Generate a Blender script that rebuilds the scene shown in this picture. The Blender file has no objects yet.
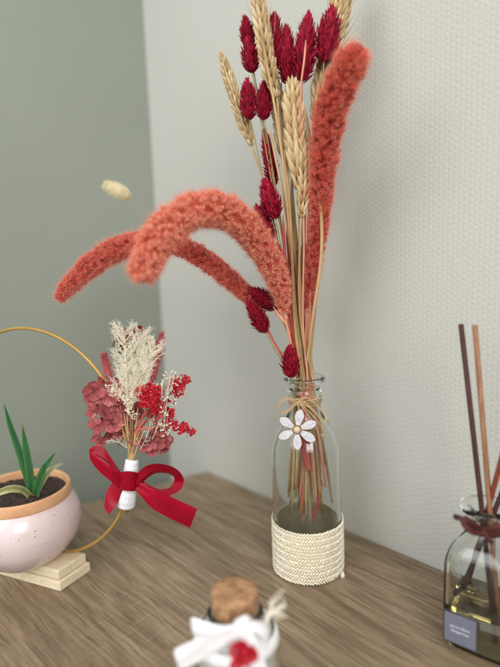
import bpy, math, random
import numpy as np
from mathutils import Vector
random.seed(7); RNG = np.random.default_rng(11)
SC = bpy.context.scene; COL = SC.collection
PI = math.pi
# ------------------------------------------------------------ camera model
Fpx = 520.0; PITCH = math.radians(8); ROLL = .036; H = .32
Fv = np.array([0, math.cos(PITCH), -math.sin(PITCH)])
_r = np.array([1., 0, 0]); _u = np.array([0, math.sin(PITCH), math.cos(PITCH)])
Rv = math.cos(ROLL)*_r - math.sin(ROLL)*_u
Uv = math.sin(ROLL)*_r + math.cos(ROLL)*_u
O = np.array([0, 0, H])
def P(x, y, Y):
    """point of the place that lies at forward distance Y"""
    d = Fv + Rv*(x-250)/Fpx + Uv*(333.5-y)/Fpx
    return O + d*(Y/d[1])
def mpp(Y):            # metres per reference pixel at distance Y (roughly)
    return Y/Fpx
def lin(r, g, b):
    f = lambda c: (c/12.92 if c <= .04045 else ((c+.055)/1.055)**2.4)
    return (f(r/255), f(g/255), f(b/255), 1)
# ------------------------------------------------------------ materials
class M:
    def __init__(s, name):
        s.m = bpy.data.materials.new(name); s.m.use_nodes = True
        s.t = s.m.node_tree; s.N = s.t.nodes; s.L = s.t.links
        s.b = s.N['Principled BSDF']; s.out = s.N['Material Output']
    def n(s, typ, **k):
        nd = s.N.new(typ)
        for a, v in k.items():
            if a.startswith('i_'):
                key = a[2:]; key = int(key) if key.isdigit() else key.replace('_', ' ')
                nd.inputs[key].default_value = v
            else: setattr(nd, a, v)
        return nd
    def l(s, a, b): s.L.new(a, b)
    def set(s, **k):
        for a, v in k.items(): s.b.inputs[a.replace('_', ' ')].default_value = v
        return s
    def ramp(s, fac, stops):
        r = s.n('ShaderNodeValToRGB'); e = r.color_ramp.elements
        while len(e) < len(stops): e.new(.5)
        for el, (p, c) in zip(e, stops): el.position = p; el.color = c
        s.l(fac, r.inputs[0]); return r.outputs[0]
    def coord(s, scale=(1, 1, 1), rot=(0, 0, 0), kind='Object'):
        c = s.n('ShaderNodeTexCoord'); mp = s.n('ShaderNodeMapping')
        mp.inputs['Scale'].default_value = scale; mp.inputs['Rotation'].default_value = rot
        s.l(c.outputs[kind], mp.inputs[0]); return mp.outputs[0]
    def noise(s, vec, scale, detail=4, rough=.6, dist=0):
        nd = s.n('ShaderNodeTexNoise', i_Scale=scale, i_Detail=detail, i_Roughness=rough, i_Distortion=dist)
        s.l(vec, nd.inputs['Vector']); return nd.outputs[0]
    def mix(s, fac, a, b, typ='MIX'):
        nd = s.n('ShaderNodeMix', data_type='RGBA', blend_type=typ)
        for sock, v in ((nd.inputs[0], fac), (nd.inputs[6], a), (nd.inputs[7], b)):
            if hasattr(v, 'links'): s.l(v, sock)
            else: sock.default_value = v
        return nd.outputs[2]
    def math(s, op, a, b=0.0):
        nd = s.n('ShaderNodeMath', operation=op)
        for i, v in enumerate((a, b)):
            if hasattr(v, 'links'): s.l(v, nd.inputs[i])
            else: nd.inputs[i].default_value = v
        return nd.outputs[0]
    def bump(s, h, strength=.3, dist=.001):
        nd = s.n('ShaderNodeBump', i_Strength=strength, i_Distance=dist)
        s.l(h, nd.inputs['Height']); s.l(nd.outputs[0], s.b.inputs['Normal']); return nd

def organic(name, stops, rough=.85, bumpsc=900, bumpst=.25, trans=0.0, sheen=.0, nscale=60, spec=.25):
    """matte dried plant stuff: colour from the per-piece random value and a noise"""
    m = M(name).set(Roughness=rough, Specular_IOR_Level=spec, Sheen_Weight=sheen)
    a = m.n('ShaderNodeAttribute', attribute_name='rnd')
    v = m.coord(); ns = m.noise(v, nscale, 3)
    f = m.math('ADD', m.math('MULTIPLY', a.outputs['Fac'], .72), m.math('MULTIPLY', ns, .28))
    c = m.ramp(f, stops); m.l(c, m.b.inputs['Base Color'])
    if bumpst: m.bump(m.noise(v, bumpsc, 2), bumpst, .0004)
    if trans:
        tr = m.n('ShaderNodeBsdfTranslucent'); m.l(c, tr.inputs[0])
        mx = m.n('ShaderNodeMixShader', i_0=trans); m.l(m.b.outputs[0], mx.inputs[1]); m.l(tr.outputs[0], mx.inputs[2])
        m.l(mx.outputs[0], m.out.inputs[0])
    return m.m

MT = {}
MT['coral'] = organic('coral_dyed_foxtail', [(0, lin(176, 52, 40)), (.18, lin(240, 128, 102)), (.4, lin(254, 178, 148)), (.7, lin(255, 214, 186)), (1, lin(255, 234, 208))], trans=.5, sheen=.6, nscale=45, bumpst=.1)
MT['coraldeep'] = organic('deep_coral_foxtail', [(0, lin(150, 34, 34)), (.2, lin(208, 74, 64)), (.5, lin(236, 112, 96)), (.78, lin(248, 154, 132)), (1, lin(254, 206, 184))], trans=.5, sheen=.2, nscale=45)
MT['bristle'] = organic('coral_bristles', [(0, lin(240, 140, 118)), (.6, lin(252, 186, 162)), (1, lin(254, 224, 206))], trans=.5, bumpst=0)
MT['crimson'] = organic('crimson_dyed_canary_grass', [(0, lin(98, 2, 24)), (.5, lin(150, 10, 42)), (.85, lin(184, 30, 60)), (1, lin(214, 92, 100))], rough=.7, trans=.15, bumpst=.3)
MT['wheat'] = organic('dry_wheat', [(0, lin(158, 126, 86)), (.4, lin(198, 168, 122)), (.8, lin(224, 202, 160)), (1, lin(238, 224, 190))], rough=.6, trans=.2, nscale=90)
MT['straw'] = organic('straw_stem', [(0, lin(122, 92, 60)), (.5, lin(178, 142, 98)), (1, lin(214, 184, 140))], rough=.6, trans=.1, nscale=240, bumpsc=700, bumpst=.6)
MT['greenstraw'] = organic('green_straw', [(0, lin(122, 108, 70)), (.5, lin(162, 146, 98)), (1, lin(196, 178, 128))], rough=.55, nscale=30)
MT['redstem'] = organic('rose_stem', [(0, lin(128, 40, 44)), (.5, lin(180, 74, 66)), (1, lin(214, 124, 104))], rough=.65, nscale=200, bumpsc=700, bumpst=.5)
MT['palepink'] = organic('pink_stem', [(0, lin(190, 110, 92)), (.5, lin(214, 142, 118)), (1, lin(226, 170, 140))], rough=.65, nscale=200, bumpsc=700, bumpst=.5)
MT['bunny'] = organic('cream_bunny_tail', [(0, lin(252, 240, 206)), (.5, lin(254, 248, 226)), (1, lin(255, 253, 242))], trans=.5, bumpst=0)
MT['rose'] = organic('dusty_rose_petal', [(0, lin(140, 62, 66)), (.5, lin(200, 108, 110)), (1, lin(236, 168, 160))], rough=.75, trans=.4, bumpsc=420, bumpst=.6, nscale=260)
MT['pinkgrass'] = organic('dusty_pink_grass', [(0, lin(190, 84, 96)), (.5, lin(214, 116, 122)), (1, lin(232, 158, 156))], trans=.4, bumpst=0)
MT['darkrose'] = organic('dark_dried_bloom', [(0, lin(66, 34, 32)), (.5, lin(98, 54, 50)), (1, lin(128, 74, 66))], rough=.9, nscale=140)
MT['redbloom'] = organic('red_baby_breath', [(0, lin(172, 16, 40)), (.5, lin(214, 36, 58)), (1, lin(232, 86, 92))], rough=.7, trans=.25)
MT['whitebloom'] = organic('white_baby_breath', [(0, lin(222, 210, 186)), (.5, lin(240, 232, 214)), (1, lin(250, 246, 236))], rough=.8, trans=.25)
MT['plume'] = organic('cream_plume', [(0, lin(248, 238, 214)), (.5, lin(253, 249, 236)), (1, lin(255, 254, 248))], rough=.8, trans=.5, bumpst=0)
MT['twine'] = organic('jute_twine', [(0, lin(146, 118, 82)), (.5, lin(188, 160, 120)), (1, lin(218, 196, 158))], rough=.8, bumpsc=2500, bumpst=.6)
MT['rope'] = organic('cream_braided_cord', [(0, lin(206, 200, 176)), (.5, lin(228, 222, 200)), (1, lin(242, 238, 222))], rough=.85, bumpsc=3000, bumpst=.4, sheen=.2)
MT['leather'] = organic('plum_leather_cord', [(0, lin(48, 22, 20)), (.5, lin(76, 38, 34)), (1, lin(108, 62, 54))], rough=.5, bumpsc=1800, bumpst=.3, nscale=80)

def satin(name, dark, light, rough=.32, sheen=.4):
    m = M(name).set(Roughness=rough, Sheen_Weight=sheen, Specular_IOR_Level=.28, Anisotropic=.6)
    v = m.coord(); m.l(m.ramp(m.noise(v, 40, 3), [(.3, dark), (.75, light)]), m.b.inputs['Base Color'])
    m.bump(m.math('ADD', m.noise(v, 70, 2), m.math('MULTIPLY', m.noise(m.coord((1500, 1500, 300)), 1, 2), .12)), .16, .003); return m.m
MT['redsatin'] = satin('crimson_satin', lin(134, 0, 26), lin(158, 0, 36), .44, .0)
MT['whitesatin'] = satin('white_satin', lin(236, 236, 240), lin(248, 248, 250), .45)

def simple(name, c, rough=.5, metal=0, noise=None, bump=None, spec=.5):
    m = M(name).set(Base_Color=c, Roughness=rough, Metallic=metal, Specular_IOR_Level=spec)
    v = m.coord()
    if noise: m.l(m.ramp(m.noise(v, noise[0], 5), [(.3, noise[1]), (.7, noise[2])]), m.b.inputs['Base Color'])
    if bump: m.bump(m.noise(v, bump[0], 4), bump[1], bump[2])
    return m.m
MT['gold'] = simple('brass_gold_metal', lin(184, 148, 78), .5, .4, (30, lin(172, 134, 64), lin(194, 158, 88)), (400, .1, .0005))
MT['soil'] = simple('potting_soil', lin(50, 38, 32), .95, 0, (300, lin(34, 26, 22), lin(82, 64, 54)), (260, 1, .004))
MT['terracotta'] = simple('matte_unglazed_clay', lin(210, 160, 118), .75, 0, (50, lin(200, 146, 104), lin(222, 176, 136)), (700, .2, .0005))
MT['enamel'] = simple('white_enamel', lin(214, 214, 222), .28, 0, (500, lin(176, 174, 180), lin(216, 215, 220)), (300, .3, .0008))
MT['charmwood'] = simple('brown_wood_edge', lin(128, 98, 72), .7, 0, (400, lin(100, 74, 52), lin(160, 128, 96)), (700, .4, .0005))
MT['pith'] = simple('button_face', lin(206, 190, 156), .6, 0, (900, lin(170, 140, 100), lin(228, 216, 190)), (1200, .5, .0004))
MT['wrap'] = simple('white_paper_wrap', lin(226, 226, 230), .7, 0, (90, lin(214, 214, 220), lin(236, 236, 240)), (120, .7, .003))
MT['lining'] = simple('tan_cord_lining', lin(222, 202, 162), .9, 0, (300, lin(212, 190, 150), lin(230, 212, 176)), (900, .5, .0006))
MT['salt'] = simple('white_bath_salt', lin(236, 240, 236), .75, 0, (700, lin(214, 222, 216), lin(246, 248, 246)), (900, .6, .001))
MT['label'] = simple('lilac_grey_paper', lin(108, 109, 127), .55, 0, (40, lin(104, 105, 123), lin(114, 115, 132)), (800, .1, .0003))
MT['labelrim'] = simple('dark_label_rim', lin(66, 58, 50), .5, 0, (80, lin(58, 50, 44), lin(76, 68, 58)))
MT['print'] = simple('pale_print', lin(206, 208, 222), .6, 0, (80, lin(200, 202, 216), lin(212, 214, 226)))
MT['charcoal'] = simple('charcoal_tip', lin(30, 22, 20), .7, 0, (300, lin(22, 16, 14), lin(44, 34, 30)))

m = M('smooth_cork').set(Roughness=.85, Specular_IOR_Level=.2); v = m.coord()
a_ = m.ramp(m.noise(v, 160, 6, .7), [(.25, lin(108, 72, 48)), (.45, lin(158, 120, 86)), (.62, lin(190, 150, 114)), (.8, lin(212, 178, 144))])
vo = m.n('ShaderNodeTexVoronoi', i_Scale=260); m.l(v, vo.inputs['Vector'])
a_ = m.mix(m.ramp(vo.outputs[0], [(.0, (1, 1, 1, 1)), (.22, (0, 0, 0, 1))]), a_, lin(92, 54, 32)); m.l(a_, m.b.inputs['Base Color'])
m.bump(m.noise(v, 220, 5, .75), .6, .002); MT['cork'] = m.m

def reedmat(name, a, b):
    m = M(name).set(Roughness=.6, Specular_IOR_Level=.3)
    v = m.coord((900, 900, 14)); m.l(m.ramp(m.noise(v, 1, 3), [(.3, a), (.7, b)]), m.b.inputs['Base Color'])
    m.bump(m.noise(v, 1, 3), .3, .0004); return m.m
MT['reeddark'] = reedmat('dark_brown_reed', lin(52, 30, 28), lin(84, 52, 46))
MT['reedlight'] = reedmat('tan_reed', lin(124, 84, 60), lin(166, 122, 90))
MT['reedred'] = reedmat('red_brown_reed', lin(96, 46, 30), lin(142, 76, 50))

def bare_wood(name, dark, light, grain_dir, sc=1.0):
    m = M(name).set(Roughness=.65, Specular_IOR_Level=.3)
    v = m.coord((6*sc, 160*sc, 160*sc), (0, 0, -grain_dir)); m.l(m.ramp(m.noise(v, 1, 5, .65, .6), [(.3, dark), (.7, light)]), m.b.inputs['Base Color'])
    m.bump(m.noise(v, 1, 5), .25, .0008); return m.m
MT['pine'] = bare_wood('pale_pine', lin(206, 188, 154), lin(232, 220, 192), math.radians(-23.4))

# glazed speckled pot
m = M('pale_pink_speckled_glaze').set(Roughness=.25, Specular_IOR_Level=.5, Coat_Weight=.25); v = m.coord()
base = m.ramp(m.noise(v, 28, 3), [(.3, lin(208, 186, 187)), (.7, lin(222, 203, 204))])
for sc_, th, colr in ((190, .13, lin(112, 84, 96)), (95, .075, lin(90, 60, 66)), (330, .14, lin(150, 120, 134))):
    vo = m.n('ShaderNodeTexVoronoi', i_Scale=sc_); m.l(v, vo.inputs['Vector'])
    pick = m.math('GREATER_THAN', m.noise(v, sc_*.31, 1), .56)
    mask = m.math('MULTIPLY', m.ramp(vo.outputs[0], [(th*.6, (1, 1, 1, 1)), (th*1.3, (0, 0, 0, 1))]), pick)
    base = m.mix(mask, base, colr)
m.l(base, m.b.inputs['Base Color']); m.bump(m.noise(v, 40, 3), .08, .002); MT['glaze'] = m.m

# aloe leaves
def leafmat(name, a, b, c):
    m = M(name).set(Roughness=.4, Specular_IOR_Level=.4, Subsurface_Weight=.0)
    at = m.n('ShaderNodeAttribute', attribute_name='rnd'); v = m.coord()
    f = m.math('ADD', m.math('MULTIPLY', at.outputs['Fac'], .75), m.math('MULTIPLY', m.noise(m.coord((200, 200, 30)), 1, 3), .3))
    m.l(m.ramp(f, [(.2, a), (.6, b), (1.0, c)]), m.b.inputs['Base Color']); m.bump(m.noise(v, 500, 3), .15, .0005); return m.m
MT['leaf'] = leafmat('green_succulent_leaf', lin(28, 66, 44), lin(62, 116, 62), lin(120, 160, 92))
MT['paleleaf'] = leafmat('striped_pale_leaf', lin(92, 106, 62), lin(178, 174, 120), lin(222, 210, 162))

# glass
def glass(name, col, rough=0.0, ior=1.45):
    m = M(name); m.N.remove(m.b)
    g = m.n('ShaderNodeBsdfGlass'); g.inputs['Color'].default_value = col; g.inputs['Roughness'].default_value = rough; g.inputs['IOR'].default_value = ior
    v = m.coord(); b = m.n('ShaderNodeBump', i_Strength=.06, i_Distance=.002); m.l(m.noise(v, 55, 2), b.inputs['Height']); m.l(b.outputs[0], g.inputs['Normal'])
    m.l(g.outputs[0], m.out.inputs[0]); return m
MT['glass'] = glass('clear_bottle_glass', (.98, .99, .983, 1)).m
m = glass('yellow_perfume_oil', (1, .97, .82, 1), 0, 1.40)
va = m.n('ShaderNodeVolumeAbsorption'); va.inputs['Color'].default_value = lin(238, 200, 90); va.inputs['Density'].default_value = 7
m.l(va.outputs[0], m.out.inputs['Volume']); MT['oil'] = m.m

# table top : brown oak laminate, grain running along the wall
WD = np.array([-.6878, .7259, 0]); WN = np.array([-.7259, -.6878, 0])    # along the wall / off the wall
WB = np.array([.130, .553, 0])
m = M('brown_oak_laminate').set(Specular_IOR_Level=.35)
ang = math.atan2(WD[1], WD[0])
co = m.n('ShaderNodeTexCoord'); mp0 = m.n('ShaderNodeMapping', vector_type='TEXTURE'); mp0.inputs['Rotation'].default_value = (0, 0, ang)
m.l(co.outputs['Object'], mp0.inputs[0])
def sc(vec, s):
    n_ = m.n('ShaderNodeVectorMath', operation='MULTIPLY'); m.l(vec, n_.inputs[0]); n_.inputs[1].default_value = s; return n_.outputs[0]
warp = m.n('ShaderNodeTexNoise', i_Scale=7, i_Detail=2); m.l(sc(mp0.outputs[0], (.5, 1.6, 1)), warp.inputs['Vector'])
wv = m.n('ShaderNodeVectorMath', operation='MULTIPLY_ADD'); m.l(warp.outputs['Color'], wv.inputs[0]); wv.inputs[1].default_value = (0, .02, 0); m.l(mp0.outputs[0], wv.inputs[2])
W = wv.outputs[0]
wp2 = m.n('ShaderNodeTexNoise', i_Scale=38, i_Detail=2); m.l(sc(mp0.outputs[0], (1, 1.6, 1)), wp2.inputs['Vector'])
wv2 = m.n('ShaderNodeVectorMath', operation='MULTIPLY_ADD'); m.l(wp2.outputs['Color'], wv2.inputs[0]); wv2.inputs[1].default_value = (0, .006, 0); m.l(W, wv2.inputs[2]); W2 = wv2.outputs[0]
broad = m.noise(sc(W, (3.2, 15, 1)), 1, 5, .6, .8)
streak = m.noise(sc(W, (20, 240, 1)), 1, 6, .66)
fine = m.noise(sc(W2, (15, 620, 1)), 1, 4, .6)
cols = m.ramp(m.math('ADD', m.math('MULTIPLY', broad, .45), m.math('MULTIPLY', streak, .55)),
      [(.30, lin(104, 86, 66)), (.44, lin(126, 108, 86)), (.56, lin(150, 131, 107)), (.72, lin(178, 159, 134))])
cols = m.mix(m.math('MULTIPLY', m.ramp(fine, [(.36, (1, 1, 1, 1)), (.46, (0, 0, 0, 1))]), .62), cols, lin(78, 59, 45))
wave = m.n('ShaderNodeTexWave', wave_type='BANDS', bands_direction='Y', i_Scale=9, i_Distortion=9, i_Detail=3, i_Detail_Scale=1.2); m.l(sc(W, (.35, 1, 1)), wave.inputs['Vector'])
cols = m.mix(m.math('MULTIPLY', m.ramp(wave.outputs[1], [(.0, (1, 1, 1, 1)), (.16, (0, 0, 0, 1))]), .35), cols, lin(92, 70, 55))
saw = m.noise(sc(mp0.outputs[0], (330, 14, 1)), 1, 3, .6)
patch = m.noise(sc(mp0.outputs[0], (7, 9, 1)), 1, 2)
sm = m.math('MULTIPLY', m.ramp(saw, [(.56, (0, 0, 0, 1)), (.68, (1, 1, 1, 1))]), m.ramp(patch, [(.5, (0, 0, 0, 1)), (.62, (1, 1, 1, 1))]))
cols = m.mix(m.math('MULTIPLY', sm, .16), cols, lin(186, 166, 142))
m.l(cols, m.b.inputs['Base Color'])
m.l(m.ramp(streak, [(.3, (.5, .5, .5, 1)), (.7, (.36, .36, .36, 1))]), m.b.inputs['Roughness'])
m.bump(m.math('ADD', streak, fine), .25, .0006); MT['table'] = m.m

# walls : wall coordinates u along the wall, z up
def wallmat(name, c1, c2, texture):
    m = M(name).set(Roughness=.72 if texture else .6, Specular_IOR_Level=.3)
    v = m.coord(); m.l(m.ramp(m.noise(v, 3, 3), [(.3, c1), (.7, c2)]), m.b.inputs['Base Color'])
    if texture:      # embossed wallpaper: short upright dashes set in slanting rows
        sx = m.n('ShaderNodeSeparateXYZ'); m.l(v, sx.inputs[0])
        jit = m.noise(v, 160, 2)
        u = m.math('MULTIPLY', sx.outputs[0], 205); z = m.math('MULTIPLY', sx.outputs[2], 180)
        col_ = m.math('FLOOR', u)
        fu = m.math('SINE', m.math('MULTIPLY', m.math('FRACT', u), PI))
        ph = m.math('ADD', m.math('ADD', z, m.math('MULTIPLY', col_, .37)), m.math('MULTIPLY', jit, 1.7))
        fz = m.math('SINE', m.math('MULTIPLY', m.math('FRACT', ph), PI))
        h = m.math('MULTIPLY', m.math('POWER', fu, .7), m.math('POWER', fz, 1.2))
        h = m.math('MULTIPLY', h, m.math('ADD', .5, m.noise(v, 120, 2)))
        h = m.math('ADD', h, m.math('MULTIPLY', m.noise(v, 300, 3), .5))
        m.bump(h, .26, .0008)
    else: m.bump(m.noise(v, 130, 4), .12, .001)
    return m.m
MT['wallwhite'] = wallmat('white_embossed_wallpaper', lin(185, 185, 178), lin(190, 189, 183), True)
MT['wallgreen'] = wallmat('sage_green_paint', lin(136, 142, 131), lin(142, 148, 137), False)
MT['floor'] = simple('grey_floor', lin(120, 110, 100), .6, 0, (6, lin(110, 100, 92), lin(128, 118, 108)))

# ------------------------------------------------------------ mesh builder
class MB:
    def __init__(s): s.v = []; s.f = []; s.r = []; s.n = 0
    def add(s, V, F, r=.5):
        V = np.asarray(V, float).reshape(-1, 3); s.v.append(V)
        s.f += [tuple(int(i)+s.n for i in f) for f in F]
        s.r.append(np.full(len(V), r) if np.isscalar(r) else np.asarray(r, float)); s.n += len(V); return s
    def inst(s, T, F, org, A, r, rz=0.0):
        """template T (n,3) placed M times: org (M,3), A (M,3,3) columns = axes"""
        V = np.einsum('mij,nj->mni', A, T) + org[:, None]
        n = len(T); M_ = len(org); base = s.n + np.arange(M_)*n
        for f in F:
            fa = np.array(f)[None] + base[:, None]; s.f += [tuple(x) for x in fa.tolist()]
        s.v.append(V.reshape(-1, 3)); s.r.append(np.repeat(r, n)+np.tile(rz*(T[:, 2]-.5), M_)); s.n += n*M_; return s
    def tube(s, pts, rad, n=8, r=.5, flat=1.0, cap=True, side=None):
        pts = np.asarray(pts, float); k = len(pts); rad = np.broadcast_to(np.asarray(rad, float), (k,))
        T = np.gradient(pts, axis=0); T /= np.linalg.norm(T, axis=1)[:, None]+1e-12
        ref = np.array([0, 0, 1.]) if abs(T[0][2]) < .9 else np.array([1., 0, 0])
        if side is not None: ref = np.asarray(side, float)
        a = ref - T[0]*(ref@T[0]); a /= np.linalg.norm(a)
        V = []; th = np.arange(n)*2*PI/n
        for i in range(k):
            a = a - T[i]*(a@T[i]); a /= np.linalg.norm(a)+1e-12; b = np.cross(T[i], a)
            V.append(pts[i] + rad[i]*(np.cos(th)[:, None]*a + flat*np.sin(th)[:, None]*b))
        F = [(i*n+j, i*n+(j+1) % n, (i+1)*n+(j+1) % n, (i+1)*n+j) for i in range(k-1) for j in range(n)]
        if cap: F += [tuple(range(n-1, -1, -1)), tuple((k-1)*n+j for j in range(n))]
        return s.add(np.concatenate(V), F, r)
    def lathe(s, prof, c, n=64, r=.5, closed=False):
        c = np.asarray(c, float); th = np.arange(n)*2*PI/n; k = len(prof); V = []
        for (R_, z) in prof:
            V.append(np.stack([c[0]+R_*np.cos(th), c[1]+R_*np.sin(th), np.full(n, c[2]+z)], 1))
        F = [(i*n+j, i*n+(j+1) % n, (i+1)*n+(j+1) % n, (i+1)*n+j) for i in range(k-1) for j in range(n)]
        if closed: F += [((k-1)*n+j, (k-1)*n+(j+1) % n, (j+1) % n, j) for j in range(n)]
        return s.add(np.concatenate(V), F, r)
    def build(s, name, mat, parent=None, smooth=True, kind=None, thick=0, bevel=0, sub=0, crease=False):
        me = bpy.data.meshes.new(name); V = np.concatenate(s.v)
        org = np.array(root_loc(parent)) if parent else np.zeros(3)
        o = bpy.data.objects.new(name, me)
        if not parent:
            if kind != 'structure' : org = np.array([V[:, 0].mean(), V[:, 1].mean(), V[:, 2].min()])
            o.location = org
        me.from_pydata((V-org).tolist(), [], s.f); me.update()
        if smooth: me.polygons.foreach_set('use_smooth', [True]*len(me.polygons))
        at = me.attributes.new('rnd', 'FLOAT', 'POINT'); at.data.foreach_set('value', np.clip(np.concatenate(s.r), 0, 1).astype(np.float32))
        me.materials.append(MT[mat] if isinstance(mat, str) else mat)
        COL.objects.link(o)
        if parent: o.parent = parent
        if kind: o['kind'] = kind
        if thick:
            md = o.modifiers.new('Solidify', 'SOLIDIFY'); md.thickness = thick; md.offset = 0
        if bevel:
            md = o.modifiers.new('Bevel', 'BEVEL'); md.width = bevel; md.segments = 3; md.limit_method = 'ANGLE'
        if sub:
            md = o.modifiers.new('Subsurf', 'SUBSURF'); md.levels = md.render_levels = sub
        return o
def root_loc(o):
    v = np.zeros(3)
    while o: v = v + np.array(o.location); o = o.parent
    return v
def tag(o, label, cat, group=None):
    o['label'] = label; o['category'] = cat
    if group: o['group'] = group
    return o
def thing(name, loc, label, cat, group=None):
    o = bpy.data.objects.new(name, None); o.location = tuple(float(x) for x in loc); o.empty_display_size = .01; COL.objects.link(o); return tag(o, label, cat, group)
def pl(pts, n=4):
    """profile with rounded corners: Chaikin cutting, never overshoots"""
    p = np.asarray(pts, float)
    for _ in range(2):
        q = [p[0]]
        for a, b_ in zip(p[:-1], p[1:]): q += [a*.75+b_*.25, a*.25+b_*.75]
        q.append(p[-1]); p = np.array(q)
    return p
def spline(pts, n=12):
    """Catmull-Rom through rows of any width"""
    p = np.asarray(pts, float); p = np.vstack([2*p[0]-p[1], p, 2*p[-1]-p[-2]]); out = []
    for i in range(1, len(p)-2):
        a, b, c, d = p[i-1:i+3]
        for t in np.linspace(0, 1, n, endpoint=False):
            out.append(.5*((2*b)+(-a+c)*t+(2*a-5*b+4*c-d)*t*t+(-a+3*b-3*c+d)*t**3))
    out.append(p[-2]); return np.array(out)
def path(px, n=12):
    """rows (x, y, Y[, extra...]) -> smooth 3D points, extras"""
    s = spline(px, n); return np.array([P(*q[:3]) for q in s]), s[:, 3:]
def unit(v): v = np.asarray(v, float); return v/(np.linalg.norm(v, axis=-1, keepdims=True)+1e-12)
def frames(d, roll=None):
    """per-item axes with local Z along d; random or given roll"""
    d = unit(d); ref = np.where(np.abs(d[:, 2:3]) < .9, np.array([[0, 0, 1.]]), np.array([[1., 0, 0]]))
    x = unit(np.cross(ref, d)); y = np.cross(d, x)
    if roll is None: roll = RNG.uniform(0, 2*PI, len(d))
    c, s_ = np.cos(roll)[:, None], np.sin(roll)[:, None]
    return np.stack([x*c+y*s_, -x*s_+y*c, d], 2)
# little templates, length 1 along +Z, half-width about 1 in X/Y
OCT = np.array([[0, 0, -1], [1, 0, 0], [0, 1, 0], [-1, 0, 0], [0, -1, 0], [0, 0, 1.]])
OCTF = [(0, 2, 1), (0, 3, 2), (0, 4, 3), (0, 1, 4), (5, 1, 2), (5, 2, 3), (5, 3, 4), (5, 4, 1)]
NEE = np.array([[-.5, -.3, 0], [.5, -.3, 0], [0, .5, 0], [0, 0, 1.]]); NEEF = [(0, 1, 3), (1, 2, 3), (2, 0, 3)]
def drop_template(n=7, prof=((.0, .25), (.18, .8), (.42, 1), (.68, .78), (.88, .32))):
    V = []; th = np.arange(n)*2*PI/n
    for z, w in prof: V += [[w*math.cos(t), w*math.sin(t), z] for t in th]
    V.append([0, 0, 1.]); k = len(prof)
    F = [(i*n+j, i*n+(j+1) % n, (i+1)*n+(j+1) % n, (i+1)*n+j) for i in range(k-1) for j in range(n)]
    F += [((k-1)*n+j, (k-1)*n+(j+1) % n, k*n) for j in range(n)]; return np.array(V), F
DROP, DROPF = drop_template()
# pointed keeled scale
SCL = np.array([[0, 0, 0], [-.7, -.1, .3], [0, .25, .3], [.7, -.1, .3], [-.85, -.12, .6], [0, .28, .6], [.85, -.12, .6], [0, .1, 1.15], [-.55, -.1, .85], [.55, -.1, .85]])
SCLF = [(0, 2, 1), (0, 3, 2), (1, 2, 5, 4), (2, 3, 6, 5), (4, 5, 7, 8), (5, 6, 9, 7)]

# ------------------------------------------------------------ setting
def quad_prism(pts, z0, z1):
    n = len(pts); V = [(x, y, z0) for x, y in pts]+[(x, y, z1) for x, y in pts]
    F = [tuple(range(n-1, -1, -1)), tuple(range(n, 2*n))]+[(i, (i+1) % n, n+(i+1) % n, n+i) for i in range(n)]
    return V, F
corner = WB + WD*(((np.array([-.142, .841])-WB[:2])@WD[:2]))
GD = unit(np.array([-.865, -.502, 0]))           # green wall runs away to the left
def wall(name, a, dirv, length, mat):
    """one wall slab; its thickness lies on the side away from the room"""
    nrm = np.array([-dirv[1], dirv[0]]); side = 1 if (-np.asarray(a)[:2])@nrm < 0 else -1
    me = bpy.data.meshes.new(name); V, F = quad_prism([(0, 0), (length, 0), (length, .1*side), (0, .1*side)], -.75, 1.9)
    me.from_pydata(V, [], F); me.materials.append(MT[mat])
    w = bpy.data.objects.new(name, me); COL.objects.link(w); w['kind'] = 'structure'
    w.location = tuple(a); w.rotation_euler = (0, 0, math.atan2(dirv[1], dirv[0])); return w
wall('white_wall', WB - WD*2.2, WD, float((corner-WB)@WD)+2.2, 'wallwhite')
wall('green_wall', corner + GD*2.2, -GD, 2.2, 'wallgreen')
b = MB(); b.add([(-3, -3, -.75), (3, -3, -.75), (3, 3, -.75), (-3, 3, -.75)], [(0, 1, 2, 3)]); b.build('floor', 'floor', kind='structure', smooth=False)
# cabinet
off = WN*.0015
c0 = np.array([-.073, .767, 0]) + off; c1 = WB - WD*1.0 + off; ld = unit(np.array([-.165, -.097, 0]))
c3 = c0 + ld*.46; c2 = c3 - WD*1.55
cab = thing('cabinet', (0, .5, -.75), 'brown oak effect cabinet top carrying the vase, pots and jars', 'cabinet')
b = MB(); b.add(*quad_prism([tuple(q[:2]) for q in (c0, c1, c2, c3)], -.022, 0)); b.build('top', 'table', cab, smooth=False, bevel=.0012)
ins = lambda q, k: tuple((q + (np.mean([c0, c1, c2, c3], axis=0)-q)*k)[:2])
b = MB(); b.add(*quad_prism([ins(q, .03) for q in (c0, c1, c2, c3)], -.75, -.0225)); b.build('body', 'table', cab, smooth=False, bevel=.001)

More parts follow.
